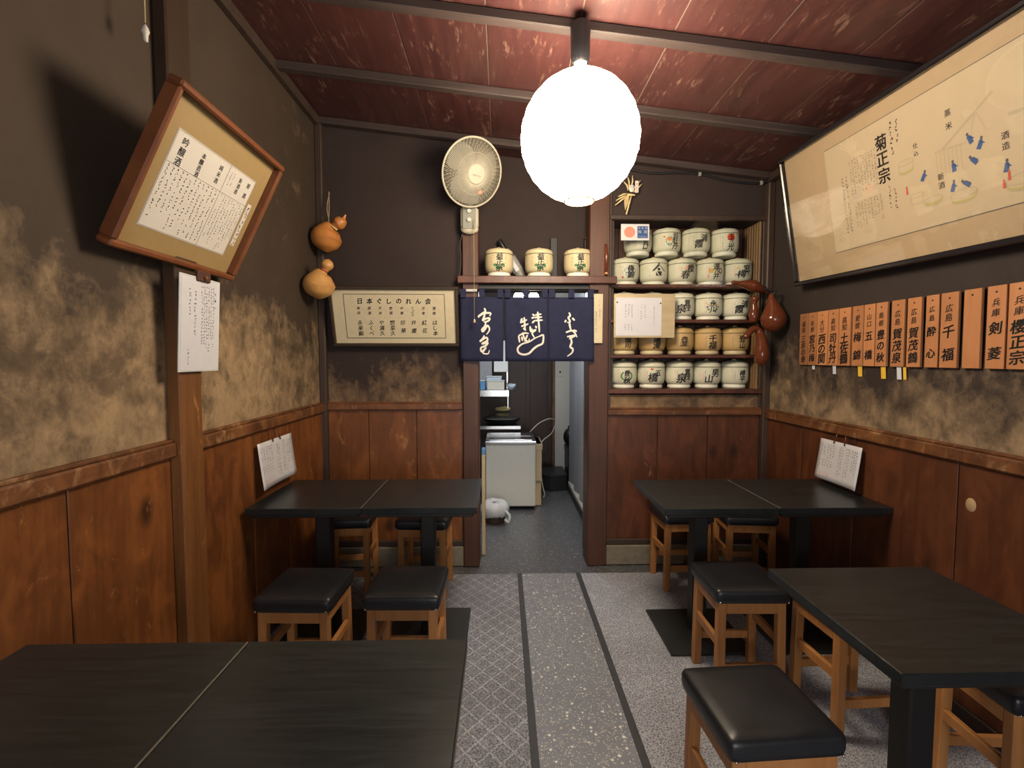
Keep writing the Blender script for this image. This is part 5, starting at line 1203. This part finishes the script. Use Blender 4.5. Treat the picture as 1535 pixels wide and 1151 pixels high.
cp = thing('glass_bowl', 'pale bowl at the end of the kitchen shelf', 'bowl', (0.095, 4.70, ZS)); MB().lathe([(0, 0), (0.02, 0), (0.042, 0.03), (0.048, 0.06), (0.044, 0.06), (0, 0.008)], 18).obj('bowl', 'dish_blue', cp, True); MB().lathe([(0.049, 0.058), (0.051, 0.062), (0.046, 0.064)], 18).obj('rim', 'steel', cp, True)
# step, black bag, cable
sp_ = thing('step', 'black rubber-covered step at the kitchen door', 'step', (0.49, 4.98, 0)); MB().add([(-0.14, 0.38, 0), (0.20, 0.38, 0), (0.20, 0.0, 0), (0.02, -0.06, 0), (-0.14, 0.12, 0), (-0.14, 0.38, 0.15), (0.20, 0.38, 0.15), (0.20, 0.0, 0.15), (0.02, -0.06, 0.15), (-0.14, 0.12, 0.15)], [(0, 1, 2, 3, 4), (5, 6, 7, 8, 9), (0, 1, 6, 5), (1, 2, 7, 6), (2, 3, 8, 7), (3, 4, 9, 8), (4, 0, 5, 9)]).obj('block', 'step_black', sp_)
MB().add([(-0.145, 0.385, 0.1505), (0.203, 0.385, 0.1505), (0.203, -0.006, 0.1505), (0.018, -0.068, 0.1505), (-0.146, 0.117, 0.1505), (-0.145, 0.385, 0.165), (0.203, 0.385, 0.165), (0.203, -0.006, 0.165), (0.018, -0.068, 0.165), (-0.146, 0.117, 0.165)], [(0, 1, 2, 3, 4), (5, 6, 7, 8, 9), (0, 1, 6, 5), (1, 2, 7, 6), (2, 3, 8, 7), (3, 4, 9, 8), (4, 0, 5, 9)]).obj('tread', 'step_black', sp_)
bg = thing('black_sack', 'black bundle on a ledge beside the kitchen door', 'bag', (0.765, 5.28, 0.4215)); MB().ball((0, 0, 0.10), (0.075, 0.08, 0.10), 18, 12).obj('sack', 'plastic_black', bg, True); MB().tube([(0, 0, 0.2), (0.02, -0.02, 0.24)], [0.03, 0.02], 8).obj('tied_end', 'plastic_black', bg, True)
lg = tag(MB().box(0.715, 0.858, 5.02, 5.398, 0.36, 0.42, 0.004).box(0.72, 0.74, 5.04, 5.38, 0.0, 0.36).box(0.83, 0.85, 5.04, 5.38, 0.0, 0.36).obj('ledge', 'step_black'), 'low dark ledge below the white kitchen pier', 'ledge')
tag(MB().tube(catmull([(0.30, 5.0, 0.62), (0.40, 5.08, 0.70), (0.52, 5.15, 0.74), (0.60, 5.25, 0.70), (0.55, 5.18, 0.58), (0.42, 5.0, 0.50), (0.40, 4.92, 0.30), (0.42, 4.86, 0.10), (0.44, 4.82, 0.006), (0.42, 4.7, 0.006)], 6), 0.006, 8).obj('power_cord', 'plastic_white', None, True), 'pale power cord looping beside the chest freezer', 'cord')
pk = thing('leaning_plank', 'pale plank with a blue end leaning behind the left door post', 'plank', (-0.130, 3.36, 0)); MB().box(-0.012, 0.012, -0.04, 0.04, 0, 0.72, 0.002).obj('plank', 'pale_board', pk); MB().box(-0.0125, 0.0125, -0.041, 0.041, 0.721, 0.76, 0.003).obj('blue_end', 'blue_plastic', pk)
# kitchen lamps
for x, lab in ((0.143, 'on the wall shelf side'), (0.268, 'on the folding partition side')):
    t = thing('pendant_lamp', 'small lit pendant behind the curtain, ' + lab, 'lamp', (x, 4.0, 1.885)); MB().lathe([(0.044, 0.0), (0.040, 0.04), (0.025, 0.062), (0, 0.068)], 20).obj('shade', 'shade_light', t, True); MB().tube([(0, 0, 0.068), (0, 0, KZ - 1.886)], 0.003, 6).obj('cord', 'cable_black', t, True); MB().tube([(0.044 * math.cos(2 * PI * k / 20), 0.044 * math.sin(2 * PI * k / 20), 0) for k in range(20)], 0.003, 5, closed=True).obj('rim', 'ink_orange', t, True)
